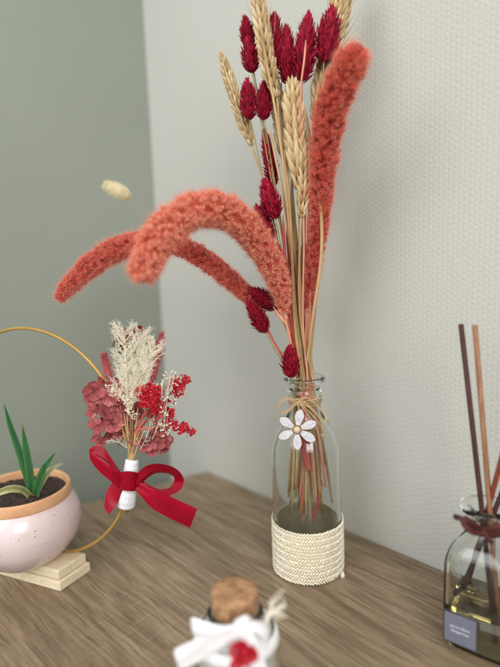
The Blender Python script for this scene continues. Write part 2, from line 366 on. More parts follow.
# ------------------------------------------------------------ tall bottle
BA = np.array([float(P(308.5, 573, .509)[0]), .509, 0])
axx = float((P(301, 381, .509)[0]))
BT = thing('glass_vase', BA, 'tall clear glass bottle with a cream braided cord band around its base, holding dried flowers', 'vase')
outer = [(.0, .0015), (.013, .0015), (.026, .0012), (.030, .0), (.0335, .0015), (.0349, .005), (.0352, .010), (.0352, .030), (.0352, .060), (.0352, .090), (.0352, .110), (.0351, .119), (.0346, .128), (.0327, .1375), (.0290, .1475), (.0235, .1565), (.0185, .1630), (.0160, .1685), (.0150, .175), (.0150, .181), (.0158, .1835), (.0170, .1862), (.0164, .1892), (.0152, .1912), (.0152, .1938), (.0172, .1960), (.0200, .1982), (.0210, .2002), (.0205, .2024), (.0188, .2034), (.0160, .2030), (.0138, .2008)]
inner = [(.0124, .196), (.0121, .185), (.0122, .176), (.0130, .1680), (.0158, .1600), (.0206, .1530), (.0260, .1440), (.0294, .1345), (.0312, .126), (.0320, .118), (.0321, .109), (.0321, .090), (.0321, .060), (.0321, .030), (.0321, .014), (.0315, .009), (.028, .0066), (.020, .006), (.010, .006), (.0, .006)]
prof = pl(outer+inner)
b = MB(); b.lathe([(max(r_, 0), z) for r_, z in prof], BA, 96); b.build('bottle', 'glass', BT)
# braided cord : rows of slanted stitches in a herringbone
b = MB(); RR = .0366; rows = 16; zz0 = .0024; dz = (.0535-zz0)/(rows-1); ns = 76
th, zz, sg = [], [], []
for i in range(rows):
    for j in range(ns):
        th.append((j+(.35 if i % 2 else 0)+RNG.normal(0, .05))*2*PI/ns + i*.006); zz.append(zz0+i*dz+RNG.normal(0, .00012)); sg.append(1 if i % 2 else -1)
th = np.array(th); zz = np.array(zz); sg = np.array(sg)
rad = np.stack([np.cos(th), np.sin(th), 0*th], 1); tan = np.stack([-np.sin(th), np.cos(th), 0*th], 1); up = np.tile([0, 0, 1.], (len(th), 1))
tl = (.74+RNG.normal(0, .06, len(th)))[:, None]
d_ = unit(tan*np.cos(tl)+up*np.sin(tl)*sg[:, None]); sd = np.cross(rad, d_)
ell, ellf = drop_template(7, ((.0, .3), (.12, .75), (.4, 1), (.7, .95), (.92, .5)))
Lh = .0049
A = np.stack([sd*.00088, rad*.00085, d_*Lh], 2)
org = BA + rad*(RR+RNG.normal(0, .00016, len(th)))[:, None] + up*zz[:, None] - d_*Lh/2
b.inst(ell, ellf, org, A, RNG.uniform(.3, 1, len(th)))
cb_ = b.build('cord_band', 'rope', BT)
b = MB(); b.lathe([(RR-.0012, .001), (RR-.0008, .0015), (RR-.0008, .0530), (RR-.0012, .0538)], BA, 96, .5); b.build('band_lining', 'lining', cb_)
b = MB()    # frayed loose end of the band
e0 = P(342, 572, .487)
for k in range(9):
    q = e0 + RNG.normal(0, .0009, 3); b.tube([q, q+np.array([.0010, -.001, -.006])+RNG.normal(0, .0008, 3), q+np.array([.0006, -.001, -.011])+RNG.normal(0, .0014, 3)], [.0007, .0006, .0004], 5, RNG.uniform(.4, 1))
b.build('cord_end', 'rope', BT)

# twine bow round the neck
def twine(b, pts, r=.0010, seg=8):
    pts = np.asarray(pts); r = r*.72; b.tube(pts, r*(1+.12*np.sin(np.arange(len(pts))*2.2)), seg, RNG.uniform(.25, .9)); return b
b = MB()
for k in range(4):
    zc = .1765+k*.0019; t_ = np.linspace(0, 2*PI, 49); rr_ = .0160+.0007*(k % 2)
    twine(b, np.stack([BA[0]+rr_*np.cos(t_), BA[1]+rr_*np.sin(t_), zc+.0008*np.sin(t_*2+k)], 1))
YB = .489
loopL = [(297, 401, YB-.001), (290, 398, YB-.003), (281, 401, YB-.004), (277, 408, YB-.004), (281, 413, YB-.004), (288, 410, YB-.004), (294, 404, YB-.003), (297, 401, YB-.001)]
loopR = [(297, 401, YB-.001), (304, 402, YB-.003), (313, 410, YB-.005), (320, 419, YB-.006), (325, 420, YB-.006), (324, 414, YB-.005), (315, 404, YB-.004), (305, 397, YB-.002), (297, 401, YB-.001)]
for L_ in (loopL, loopR):
    pp, _ = path(L_, 8); twine(b, pp, .00085); twine(b, pp+np.array([.0012, .0004, -.0012]), .0008)
for tl_ in ([(297, 401, YB-.001), (306, 412, YB-.006), (314, 424, YB-.009), (320, 438, YB-.010)], [(298, 402, YB-.001), (310, 408, YB-.005), (321, 420, YB-.008), (326, 434, YB-.009)], [(297, 401, YB-.002), (299, 410, YB-.006), (299, 420, YB-.010)],
            [(298, 401, YB-.002), (312, 415, YB-.007), (322, 428, YB-.009), (324, 437, YB-.010)]):
    pp, _ = path(tl_, 8); twine(b, pp, .0008)
kc = P(297, 401, YB-.002)
for k in range(4):
    t_ = np.linspace(0, 2*PI, 17); a1 = unit(RNG.normal(0, 1, 3)); a2 = unit(np.cross(a1, [0, 1, .3]))
    twine(b, kc+.0021*(np.cos(t_)[:, None]*a1+np.sin(t_)[:, None]*a2), .0009)
for k in range(10):   # frayed ends
    q = P(323+RNG.uniform(-2, 2), 434, YB-.010); b.tube([q, q+np.array([0, -.0005, -.004])+RNG.normal(0, .001, 3)], [.0003, .0002], 4, .8)
b.build('twine_bow', 'twine', BT)

# white flower charm
FC = P(297, 429, .4675); nrm = unit(O-FC+np.array([0, 0, -.12])); ux = unit(np.cross([0, 0, 1], nrm)*-1); ux = unit(np.cross(nrm, np.cross(ux, nrm))); uy = unit(np.cross(nrm, ux)); 
if uy[2] < 0: uy = -uy
if ux[0] < 0: ux = -ux
charm_pets = []
cr = .0188
for a_deg, ln in ((78, 1), (20, 1.0), (-34, 1.04), (-90, 1.02), (206, 1), (146, 1)):
    a_ = math.radians(a_deg); dd = math.cos(a_)*ux+math.sin(a_)*uy; pp = -math.sin(a_)*ux+math.cos(a_)*uy
    out = []; K = 10
    ts = np.linspace(0, 1, K); wd = np.array([.0019, .0022, .0028, .0034, .0039, .0041, .0040, .0035, .0026, .0010])
    L_ = .0040+(cr*ln-.0040)*ts
    ring = [FC+dd*L_[i]+pp*wd[i] for i in range(K)]+[FC+dd*L_[i]-pp*wd[i] for i in range(K-1, -1, -1)]
    charm_pets.append((ring, dd, pp))
def plate(ring, n, t):
    ring = np.array(ring); k = len(ring); c = ring.mean(0)
    V = list(ring+n*t)+list(ring); V += [c+n*(t*1.25)]
    F = [(i, (i+1) % k, k*2) for i in range(k)]+[(i, k+i, k+(i+1) % k, (i+1) % k) for i in range(k)]+[tuple(range(2*k-1, k-1, -1))]
    return V, F
cb = MB()
for ring, dd, pp in charm_pets:
    c = np.array(ring).mean(0); big = [c+(np.array(q)-c)*1.10 for q in ring]; V, F = plate(big, nrm, .0012); cb.add(V, F)
fl = cb.build('flower_charm', 'charmwood', BT, smooth=False)
for ring, dd, pp in charm_pets:
    b = MB(); V, F = plate([np.array(q)+nrm*.0012 for q in ring], nrm, .0008); b.add(V, F); b.build('petal', 'enamel', fl, smooth=False, bevel=.0003)
def disc(c, n, ax, ay, r0, h, mat, name, parent, k=24, dome=0):
    b = MB(); t_ = np.arange(k)*2*PI/k; ring = lambda rr, hh: c+n*hh+rr*(np.cos(t_)[:, None]*ax+np.sin(t_)[:, None]*ay)
    prof_ = [(r0, 0), (r0, h*.7), (r0*.92, h*.95), (r0*.6, h*(1+dome)), (0.0001, h*(1+dome*1.3))]
    V = np.concatenate([ring(*q) for q in prof_]); F = [(i*k+j, i*k+(j+1) % k, (i+1)*k+(j+1) % k, (i+1)*k+j) for i in range(len(prof_)-1) for j in range(k)]
    b.add(V, F); return b.build(name, mat, parent)
disc(FC+nrm*.001, nrm, ux, uy, .0044, .0022, 'charmwood', 'button_rim', fl)
disc(FC+nrm*.0031, nrm, ux, uy, .0030, .0008, 'pith', 'button', fl, dome=.4)

# ------------------------------------------------------------ dried plants
NECK = lambda dx=0, dy=0, z=.20: np.array([BA[0]+dx, BA[1]+dy, z])
def stem_curve(top_pts, dx, dy, end):
    """top_pts: 3D points from the head down; passes the neck opening, ends inside the bottle"""
    pts = list(top_pts)+[NECK(dx, dy, .205), NECK(dx*.9, dy*.9, .185), NECK(*end)]
    return spline(pts, 8)
def rnd_end(k=.022):
    a_ = RNG.uniform(0, 2*PI); return (k*math.cos(a_)*RNG.uniform(.3, 1), k*math.sin(a_)*RNG.uniform(.3, 1), RNG.uniform(.058, .095))

def foxtail(label, px, mat, stempx, neck, end, tuft=1.0, stem_mat='palepink'):
    pts, ex = path(px, 14); rad = ex[:, 0]*np.array([np.linalg.norm(q-O) for q in pts])/Fpx; rad = rad*(1+.03*np.sin(np.arange(len(rad))*.55+RNG.uniform(0, 6))+.025*np.sin(np.arange(len(rad))*1.37+RNG.uniform(0, 6)))
    t = thing('foxtail_stalk', pts[0], label, 'dried flower', 'coral foxtail grasses in the vase')
    seg = np.linalg.norm(np.diff(pts, axis=0), axis=1); cum = np.concatenate([[0], np.cumsum(seg)]); Ltot = cum[-1]
    T = unit(np.gradient(pts, axis=0))
    head = MB(); head.tube(pts, rad*.50, 12, .0)
    def at(s_):
        i = np.interp(s_, cum, np.arange(len(pts))); i0 = np.clip(i.astype(int), 0, len(pts)-2); f_ = (i-i0)[:, None]
        return pts[i0]*(1-f_)+pts[i0+1]*f_, (rad[i0]*(1-f_[:, 0])+rad[i0+1]*f_[:, 0]), unit(T[i0]*(1-f_)+T[i0+1]*f_)
    # clusters of grains
    surf = float(np.trapezoid(2*PI*rad, cum)) if hasattr(np, 'trapezoid') else float(np.trapz(2*PI*rad, cum))
    nc = int(surf/(.0037**2)); s_ = np.sort(RNG.uniform(0, 1, nc)); 
    w = np.concatenate([[0], np.cumsum((rad[1:]+rad[:-1])/2*seg)]); s_ = np.interp(s_, w/w[-1], cum)
    c, rr, tt = at(s_); fr = frames(tt, np.arange(nc)*2.39996+RNG.normal(0, .3, nc)); radial = fr[:, :, 0]; tang = fr[:, :, 1]
    cc = c + radial*(rr*(.70+RNG.normal(0, .07, nc)))[:, None]
    crnd = RNG.uniform(.05, .95, nc)
    K = 20; ci = np.repeat(np.arange(nc), K)
    jit = RNG.normal(0, 1, (len(ci), 3)); jit = unit(jit)*(RNG.uniform(.5, 1, len(ci))**.5*.0019)[:, None]
    og = cc[ci]+jit+radial[ci]*.0008; outd = unit(jit*300+radial[ci]*.8+tt[ci]*.5)
    A = frames(outd); sz = RNG.uniform(.00034, .00062, len(ci)); A = A*sz[:, None, None]; A[:, :, 2] *= 1.5
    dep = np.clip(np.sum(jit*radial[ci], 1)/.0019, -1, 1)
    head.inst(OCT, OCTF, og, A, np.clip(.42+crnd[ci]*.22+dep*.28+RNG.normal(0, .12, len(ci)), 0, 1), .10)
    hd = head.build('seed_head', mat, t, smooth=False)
    # bristles
    nb = int(nc*15*tuft); bi = RNG.integers(0, nc, nb)
    dirs = unit(radial[bi]*RNG.uniform(.5, 1.1, nb)[:, None]+tt[bi]*RNG.uniform(.1, 1.1, nb)[:, None]+tang[bi]*RNG.normal(0, .35, nb)[:, None])
    og = cc[bi]+RNG.normal(0, .0013, (nb, 3)); A = frames(dirs); ln = RNG.uniform(.0030, .0092, nb)
    A[:, :, 0] *= .00017; A[:, :, 1] *= .00017; A[:, :, 2] *= ln[:, None]
    bb = MB(); bb.inst(NEE, NEEF, og, A, RNG.uniform(0, 1, nb)); bb.build('bristles', 'bristle', hd, smooth=False)
    # stem
    sp = [pts[0]]+[P(*q) for q in stempx]; cv = stem_curve(sp, *neck, end)
    b = MB(); b.tube(cv, np.linspace(.0013, .0010, len(cv)), 8, np.linspace(.9, .3, len(cv)).repeat(8)); b.build('stem', stem_mat, t)
    # papery sheath just under the head
    b = MB(); q = sp[1] if len(sp) > 1 else cv[3]
    for k in range(3):
        e = pts[0]+(q-pts[0])*.35+RNG.normal(0, .002, 3); f_ = pts[0]-(q-pts[0])*.25+RNG.normal(0, .003, 3)
        b.tube(spline([e, (e+f_)/2+RNG.normal(0, .001, 3), f_], 5), [.0004, .0010, .0016, .0020, .0022, .0020, .0016, .0012, .0008, .0005, .0002], 6, RNG.uniform(.5, 1), flat=.25)
    b.build('sheath', stem_mat, t)
    return t
# front, drooping over towards the viewer
foxtail('thick coral foxtail arching over to the left in front, the largest drooping seed head',
        [(284, 312, .492, 5), (281, 290, .486, 10), (271, 264, .478, 14), (257, 241, .468, 16), (239, 220, .456, 17.5), (215, 209, .444, 19.5), (188, 213, .434, 20), (166, 229, .425, 20), (151, 250, .418, 19), (144, 270, .414, 16), (142, 281, .412, 8)],
        'coral', [(289, 335, .497), (296, 362, .503)], (-.003, -.006), (-.004, -.010, .098), 1.1)
foxtail('slim red-coral foxtail reaching far left behind the thick arching one',
        [(262, 318, .515, 4), (250, 299, .513, 7), (236, 285, .512, 9.5), (215, 267, .513, 10.5), (192, 252, .516, 11), (168, 243, .520, 11.5), (142, 243, .524, 12.5), (115, 250, .526, 12.5), (90, 266, .525, 11.5), (68, 287, .522, 8.5), (58, 300, .520, 4)],
        'coraldeep', [(274, 342, .512), (288, 365, .510)], (-.008, 0), (-.010, .004, .085), .8, 'redstem')
foxtail('upright coral foxtail rising at the right of the bouquet with its tip bent right',
        [(306, 335, .512, 2.5), (308, 305, .508, 5), (311, 275, .503, 7), (317, 240, .496, 9), (321, 200, .486, 11.5), (324, 158, .474, 14), (329, 120, .462, 16), (338, 90, .450, 17), (350, 66, .442, 16), (357, 54, .439, 12), (362, 47, .437, 5)],
        'coraldeep', [(305, 350, .512)], (.003, .002), (.006, -.006, .092), 1.1)

def phalaris(label, x0, y0, x1, y1, Y, w, neck=None, stem=None, Yt=None):
    """x0,y0 tip; x1,y1 base; w = width in reference pixels"""
    tip = P(x0, y0, Yt or Y); base = P(x1, y1, Y); ax = tip-base; L_ = np.linalg.norm(ax); d = ax/L_
    R_ = w/2*np.linalg.norm(base-O)/Fpx*1.2
    t = thing('canary_grass_stalk', base, label, 'dried flower', 'crimson canary grass heads in the vase')
    n = int(120+L_*3400); k = np.arange(n); u = (k+.5)/n; th_ = k*2.39996+RNG.normal(0, .15, n)
    prof_ = np.interp(u, [0, .08, .3, .6, .85, 1], [.30, .72, 1.0, .9, .55, .08])
    fr = frames(np.tile(d, (n, 1)), th_); rdl = fr[:, :, 0]; tg = fr[:, :, 1]
    slope = np.interp(u, [0, .15, .5, 1], [1.1, .75, .48, .15]); dd = unit(d+rdl*(slope+RNG.normal(0, .16, n))[:, None]+tg*RNG.normal(0, .08, n)[:, None])
    out = unit(rdl-dd*np.sum(rdl*dd, 1)[:, None]); sd = np.cross(out, dd)
    sl = RNG.uniform(.0050, .0078, n); org = base+d*(u*(L_*.92))[:, None]+rdl*(prof_*R_*.60*(1+RNG.normal(0, .10, n)))[:, None]-dd*(sl*.35)[:, None]
    sw = RNG.uniform(.0011, .0017, n)
    A = np.stack([sd*sw[:, None], out*sw[:, None], dd*sl[:, None]], 2)
    b = MB(); cp = [(.12*R_, .02), (.38*R_, .10), (.55*R_, .35), (.5*R_, .6), (.2*R_, .85), (0.0002, .93)]
    b.tube([base+d*z*L_ for _, z in cp], [r_ for r_, _ in cp], 10, .1)
    b.inst(SCL, SCLF, org, A, RNG.uniform(0, .9, n)**1.3*(.6+.5*RNG.random()), .65); hd = b.build('seed_head', 'crimson', t, smooth=False)
    neck = neck or (RNG.uniform(-.008, .008), RNG.uniform(-.006, .008))
    mid = [P(*q) for q in (stem or [((x1*.45+302*.55), (y1*.5+375*.5), .507)])]
    cv = stem_curve([base+d*.002]+mid, *neck, rnd_end())
    b = MB(); b.tube(cv, .00055, 6, np.linspace(.3, .8, len(cv)).repeat(6)); b.build('stem', 'greenstraw', t)
    return t
G = 'crimson grass head '
phalaris('small half hidden '+G+'beside the tallest wheat ear, highest on the left', 245, 18, 249, 46, .520, 13)
phalaris(G+'left of the tall wheat ear, above the pair of lower heads', 248, 37, 252, 72, .514, 18)
phalaris('pointed '+G+'just right of the tall wheat ear', 274, 12, 275, 68, .508, 23)
phalaris('dark '+G+'in the middle of the top row, pressed against a wider one', 286, 24, 288, 84, .503, 20)
phalaris('wide '+G+'at the top centre above the fat wheat ear', 309, 10, 302, 82, .500, 25)
phalaris('largest '+G+'at the top right in front of the pale wheat', 333, 5, 324, 61, .496, 28)
phalaris(G+'on the left, left one of the lower side-by-side pair', 247, 79, 250, 119, .512, 18)
phalaris(G+'on the left, right one of the lower side-by-side pair', 264, 82, 264, 119, .508, 17)
phalaris('long narrow '+G+'half hidden behind stems in mid bouquet', 264, 128, 274, 186, .515, 15)
phalaris('rounded bright '+G+'on thin stalks in mid bouquet left of the wheat', 264, 179, 276, 218, .500, 23)
phalaris('narrow '+G+'peeking out behind the arching foxtail', 256, 205, 273, 240, .512, 17)
phalaris('dark '+G+'buried between stems below the arching foxtail', 277, 244, 285, 290, .496, 15)
phalaris('spiky '+G+'spreading behind the foot of the arching foxtail', 249, 288, 278, 308, .510, 21)
phalaris('tilted '+G+'low on the left at the end of the slim foxtail', 248, 302, 266, 332, .500, 18, (-.007, -.003), [(276, 352, .502), (291, 370, .504)])
phalaris('stubby round '+G+'lowest of all, just above the bottle mouth', 290, 346, 291, 377, .492, 20, (-.002, -.009), [(294, 382, .494)])

def wheat(label, px, w, neck=None, stem=None, awn=0, n_side=None):
    """px: rows (x,y,Y) base -> tip; w = full width in reference pixels"""
    pts, _ = path(px, 16); t = thing('wheat_stalk', pts[0], label, 'dried flower', 'dry wheat ears in the vase')
    seg = np.linalg.norm(np.diff(pts, axis=0), axis=1); cum = np.concatenate([[0], np.cumsum(seg)]); L_ = cum[-1]
    R_ = w*.66*np.linalg.norm(pts[0]-O)/Fpx; T = unit(np.gradient(pts, axis=0))
    step = .0036*(R_/.0075)**.5; nn = max(6, int(L_/step)); b = MB(); b.tube(pts, .0012, 6, .4)
    OR, AA, RN = [], [], []
    tw = RNG.uniform(0, PI)
    for k in range(nn):
        s_ = (k+.3)/nn*L_; c = np.array([np.interp(s_, cum, pts[:, j]) for j in range(3)]); d = unit(np.array([np.interp(s_, cum, T[:, j]) for j in range(3)]))
        fr = frames(d[None], np.array([tw]))[0]; u = k/nn; env = np.interp(u, [0, .15, .7, 1], [.65, 1, .95, .5])
        for sidei in range(4):
            if (sidei+k) % 2: continue
            az = sidei*PI/2; rd = fr[:, 0]*math.cos(az)+fr[:, 1]*math.sin(az); tg = np.cross(d, rd)
            for m_ in (-1, 0, 1):
                dd = unit(d+rd*(.34+.05*abs(m_)+RNG.normal(0, .04))*env+tg*(m_*.34+RNG.normal(0, .04))*env)
                ln = R_*(1.12 if m_ else 1.3)*env*RNG.uniform(.92, 1.1); wd_ = R_*.20*env*RNG.uniform(.9, 1.1)
                out = unit(rd-dd*(rd@dd)); OR.append(c+rd*R_*.26*env+tg*m_*R_*.20*env-dd*ln*.1); AA.append(np.stack([np.cross(out, dd)*wd_, out*wd_*.8, dd*ln], 1)); RN.append(RNG.uniform(.15, 1))
                if awn and RNG.random() < awn:
                    tp = OR[-1]+dd*ln*.95; b.tube([tp, tp+dd*R_*.7+d*R_*.4, tp+dd*R_*1.2+d*R_*1.2], [.0003, .0002, .0001], 4, .9)
    b.inst(DROP, DROPF, np.array(OR), np.array(AA), np.array(RN), .4); b.build('wheat_ear', 'wheat', t)
    neck = neck or (RNG.uniform(-.008, .008), RNG.uniform(-.006, .006)); x1, y1 = px[0][0], px[0][1]
    mid = [P(*q) for q in (stem or [((x1*.4+303*.6), (y1*.5+378*.5), .507)])]
    cv = stem_curve([pts[0]]+mid, *neck, rnd_end()); b = MB(); b.tube(cv, .0010, 7, np.linspace(.8, .35, len(cv)).repeat(7)); b.build('stem', 'straw', t)
    return t
W_ = 'dry golden wheat ear '
wheat(W_+'leaning far left on its own, the leftmost one', [(252, 146, .525), (240, 112, .532), (230, 82, .538), (221, 54, .542)], 13, (-.007, .003), [(270, 205, .518), (288, 300, .510)])
wheat('tallest '+W_+'running out of the picture at the top left', [(277, 98, .500), (270, 72, .498), (264, 38, .496), (259, 2, .494), (256, -28, .492)], 17, (-.004, -.006), [(287, 200, .500), (297, 320, .503)], .1)
wheat('fat pale '+W_+'in the centre of the bouquet', [(299, 190, .496), (297, 160, .496), (294, 120, .496), (292, 84, .497)], 26, (.001, -.005), [(300, 280, .500)])
wheat('greenish '+W_+'lower down, overlapping the fat central one', [(301, 218, .491), (304, 190, .491), (305, 160, .491), (303, 134, .492)], 17, (.003, -.007), [(299, 300, .498)])
wheat('shaded '+W_+'behind the centre, seen between crimson heads', [(287, 168, .520), (282, 130, .522), (277, 96, .524), (274, 76, .525)], 19, (.0, .006))
wheat('pale '+W_+'behind the largest crimson head at top right', [(314, 122, .512), (322, 84, .513), (332, 44, .515), (338, 6, .516), (342, -24, .517)], 19, (.006, .004), None, .2)
wheat('frayed pale '+W_+'at the top right edge, leaving the picture', [(326, 66, .522), (337, 34, .523), (344, 2, .524), (348, -26, .525)], 17, (.007, .005), [(312, 250, .515)], .5)

# loose dry leaves and straws
def straw(label, px, w, mat, neck, end=None, flat=.3, name='dry_grass_blade', group='loose straws of the bouquet'):
    s_ = spline(px, 10); top = [P(*q[:3]) for q in px]
    cv = stem_curve(top, *neck, end or rnd_end()); n = len(cv); w = w*.8
    rr_ = np.interp(np.linspace(0, 1, n), [0, .06, .5, 1], [.25, 1, 1, .7])*w/2*.00098
    b = MB(); b.tube(cv, rr_, 8, np.clip(.6+.35*np.sin(np.linspace(0, 9, n)+RNG.uniform(0, 6)), 0, 1).repeat(8), flat=flat, side=(1, .2, 0))
    return tag(b.build(name, mat), label, 'dried grass', group)
straw('long bent tan leaf bowing out at the right side of the upright foxtail', [(304, 105, .482), (308, 128, .482), (314, 160, .481), (320, 200, .480), (322, 235, .482), (320, 270, .487), (314, 310, .494), (309, 350, .502)], 4.2, 'straw', (.006, -.004))
straw('thin straight straw crossing in front of the tall wheat ear', [(262, 36, .488), (268, 70, .489), (277, 120, .491), (285, 180, .493), (291, 250, .496), (297, 320, .500)], 3.0, 'straw', (-.001, -.009))
straw('fine pinkish spike rising through the wide crimson head', [(306, 40, .484), (304, 62, .485), (301, 90, .486), (301, 150, .488), (304, 230, .492), (303, 320, .500)], 2.2, 'palepink', (.002, -.009))
straw('brown straw in mid bouquet, left of the fat wheat ear', [(270, 130, .500), (276, 160, .500), (284, 200, .500), (291, 260, .500), (297, 330, .502)], 3.0, 'straw', (-.004, -.007))
straw('broad tan straw running down the middle of the stems', [(284, 150, .498), (289, 200, .496), (292, 250, .495), (294, 310, .497), (298, 350, .500)], 4.2, 'straw', (-.002, -.008), None, .4)
straw('dark olive straw behind the middle of the stems', [(291, 180, .510), (295, 230, .509), (299, 290, .508), (301, 340, .507)], 4.5, 'greenstraw', (.001, .002))
straw('olive straw between the centre and the upright foxtail', [(305, 200, .500), (304, 250, .501), (302, 300, .503), (302, 345, .505)], 3.4, 'greenstraw', (.004, -.002))
straw('broad crimson stem in the middle of the bunch above the bottle', [(296, 225, .514), (296, 270, .512), (297, 310, .510), (299, 345, .509)], 6, 'redstem', (-.001, .004), None, .6)
straw('rose coloured stem left of centre in the bunch above the bottle', [(284, 250, .512), (286, 290, .511), (291, 330, .509), (296, 355, .508)], 6, 'redstem', (-.005, .003), None, .6)
straw('pale rose stem rising under the upright foxtail', [(309, 280, .506), (308, 310, .506), (306, 345, .506)], 5, 'palepink', (.005, .0), None, .5)
straw('yellow straw at the right edge of the bunch above the bottle', [(314, 300, .497), (311, 330, .500), (308, 358, .503)], 3.2, 'straw', (.008, -.002))
EX = [('redstem', 286, 296), ('redstem', 290, 297), ('palepink', 302, 305), ('redstem', 300, 303), ('palepink', 297, 300), ('greenstraw', 293, 299), ('straw', 307, 306), ('redstem', 285, 293), ('palepink', 311, 309), ('straw', 318, 311)]
WHERE = ['behind the left side of the bunch', 'running along the left inner side', 'in the right half of the bunch', 'dead centre behind the front straws', 'just left of the crimson middle stem', 'behind the broad tan straw', 'close under the upright foxtail', 'outermost at the left of the bunch', 'beside the foot of the upright foxtail', 'outermost at the right of the bunch']
for k, (mt_, xa, xb) in enumerate(EX):
    Yk = .500+.014*((k*7) % 5)/4
    straw({'straw': 'golden', 'redstem': 'dark rose', 'palepink': 'pale pink', 'greenstraw': 'olive'}[mt_]+' stem '+WHERE[k], [(xa-3, 215+12*(k % 4), Yk), (xa-1, 255, Yk), (xa+(xb-xa)*.4, 305, Yk), (xb, 352, .506)], (3.6, 4.6, 3.2)[k % 3], mt_, ((xb-301)*.0009, RNG.uniform(-.008, .006)), None, .6, 'straw_stalk')
# dye-pink scrap leaf and cut ends inside the bottle
def inside(label, pts, w, mat, flat=.5, name='cut_stem'):
    cv = spline([np.array(BA)+np.array(q) for q in pts], 8); n = len(cv)
    b = MB(); b.tube(cv, np.interp(np.linspace(0, 1, n), [0, .8, 1], [w*.9, w, w*.8]), 8, np.clip(.5+.4*np.sin(np.linspace(0, 6, n)+RNG.uniform(0, 6)), 0, 1).repeat(8), flat=flat, side=(1, .1, 0))
    return tag(b.build(name, mat), label, 'dried stem', 'cut stems inside the bottle')
inside('thick cut straw ending lowest at the left inside the bottle', [(-.008, -.004, .199), (-.010, -.006, .17), (-.013, -.010, .12), (-.016, -.012, .070)], .0017, 'greenstraw')
inside('pale broad cut straw with blunt end in the middle of the bottle', [(-.003, -.007, .199), (-.003, -.008, .16), (-.002, -.012, .12), (-.001, -.014, .087)], .0024, 'straw')
inside('pinkish leaf scrap hanging in the middle of the bottle', [(-.002, -.008, .190), (-.002, -.012, .16), (-.003, -.016, .14), (.001, -.017, .112)], .0036, 'redstem', .2, 'dry_leaf')
inside('slim tan stem ending right of centre inside the bottle', [(.004, -.006, .199), (.005, -.008, .16), (.006, -.011, .12), (.008, -.014, .082)], .0013, 'palepink')
inside('crimson stem curling to the left near the bottom inside the bottle', [(.006, -.001, .199), (.010, -.002, .15), (.012, -.004, .11), (.013, -.006, .088), (.008, -.008, .066), (.003, -.009, .052)], .0018, 'redstem', .8)
inside('tan stem slanting to the right wall inside the bottle', [(.007, -.003, .199), (.012, -.005, .16), (.019, -.006, .12), (.025, -.006, .072)], .0014, 'straw', .9)
inside('thin brown stem at the right rear inside the bottle', [(.008, .003, .199), (.013, .006, .15), (.016, .010, .10), (.017, .012, .050)], .0009, 'straw', .9)
inside('short brown bud end at the right inside the bottle', [(.016, .008, .160), (.019, .010, .135), (.020, .010, .120), (.020, .010, .105)], .0012, 'greenstraw', .9)
inside('yellowish cut straw left of centre inside the bottle', [(-.006, .001, .199), (-.007, .002, .16), (-.009, -.001, .12), (-.010, -.002, .088)], .0018, 'straw')

for k, (xe, ye, ze, mt_, lb_) in enumerate([(-.019, -.004, .084, 'straw', 'golden cut straw nearest the left wall inside the bottle'), (-.012, -.015, .094, 'straw', 'short golden cut straw in front at left inside the bottle'), (-.005, -.016, .078, 'straw', 'golden cut straw below the charm inside the bottle'), (.012, -.015, .086, 'straw', 'golden cut straw right of the pink scrap inside the bottle'), (.018, -.012, .092, 'palepink', 'pink cut stem in front at right inside the bottle'), (-.014, .006, .090, 'palepink', 'pink cut stem at the left rear inside the bottle'), (.004, .012, .080, 'straw', 'golden cut straw at the rear centre inside the bottle'), (.0, -.010, .074, 'straw', 'long golden cut straw at the centre inside the bottle')]):
    inside(lb_, [(xe*.35, ye*.35, .199), (xe*.45, ye*.5, .17), (xe*.8, ye*.8, .125), (xe, ye, ze)], .0014+.0003*(k % 2), mt_, .6)
# cream bunny tail on a hair-thin stalk behind
bt_c = P(118, 191, .60); bt_d = unit(P(106, 185, .595)-P(131, 197, .605)); Lb = .031; Rb = .0092
t = thing('bunny_tail_stalk', bt_c, 'small cream bunny tail grass head alone at the left above the slim foxtail', 'dried flower')
n = 2600; u = RNG.uniform(0, 1, n); prof_ = np.sqrt(np.clip(1-(2*u-1)**2, 0, 1))*np.interp(u, [0, .35, 1], [1.05, 1, .75])
fr = frames(np.tile(bt_d, (n, 1))); rd = fr[:, :, 0]; og = bt_c+bt_d*((u-.5)*Lb)[:, None]+rd*(prof_*Rb*.7)[:, None]
A = frames(unit(rd+bt_d*RNG.uniform(.6, 1.6, n)[:, None])); A[:, :, :2] *= .00022; A[:, :, 2] *= RNG.uniform(.003, .0055, n)[:, None]
b = MB(); b.tube([bt_c+bt_d*(q-.5)*Lb for q in (0, .15, .5, .85, 1)], [.001, Rb*.6, Rb*.8, Rb*.55, .001], 12, .6); b.inst(NEE, NEEF, og, A, RNG.uniform(0, 1, n)); b.build('seed_head', 'bunny', t, smooth=False)
cv = stem_curve([bt_c-bt_d*.012, P(146, 214, .59), P(180, 246, .57), P(225, 282, .545), P(262, 325, .52)], -.009, .004, (-.012, .006, .08))
b = MB(); b.tube(cv, .00022, 5, .6); b.build('stem', 'greenstraw', t)

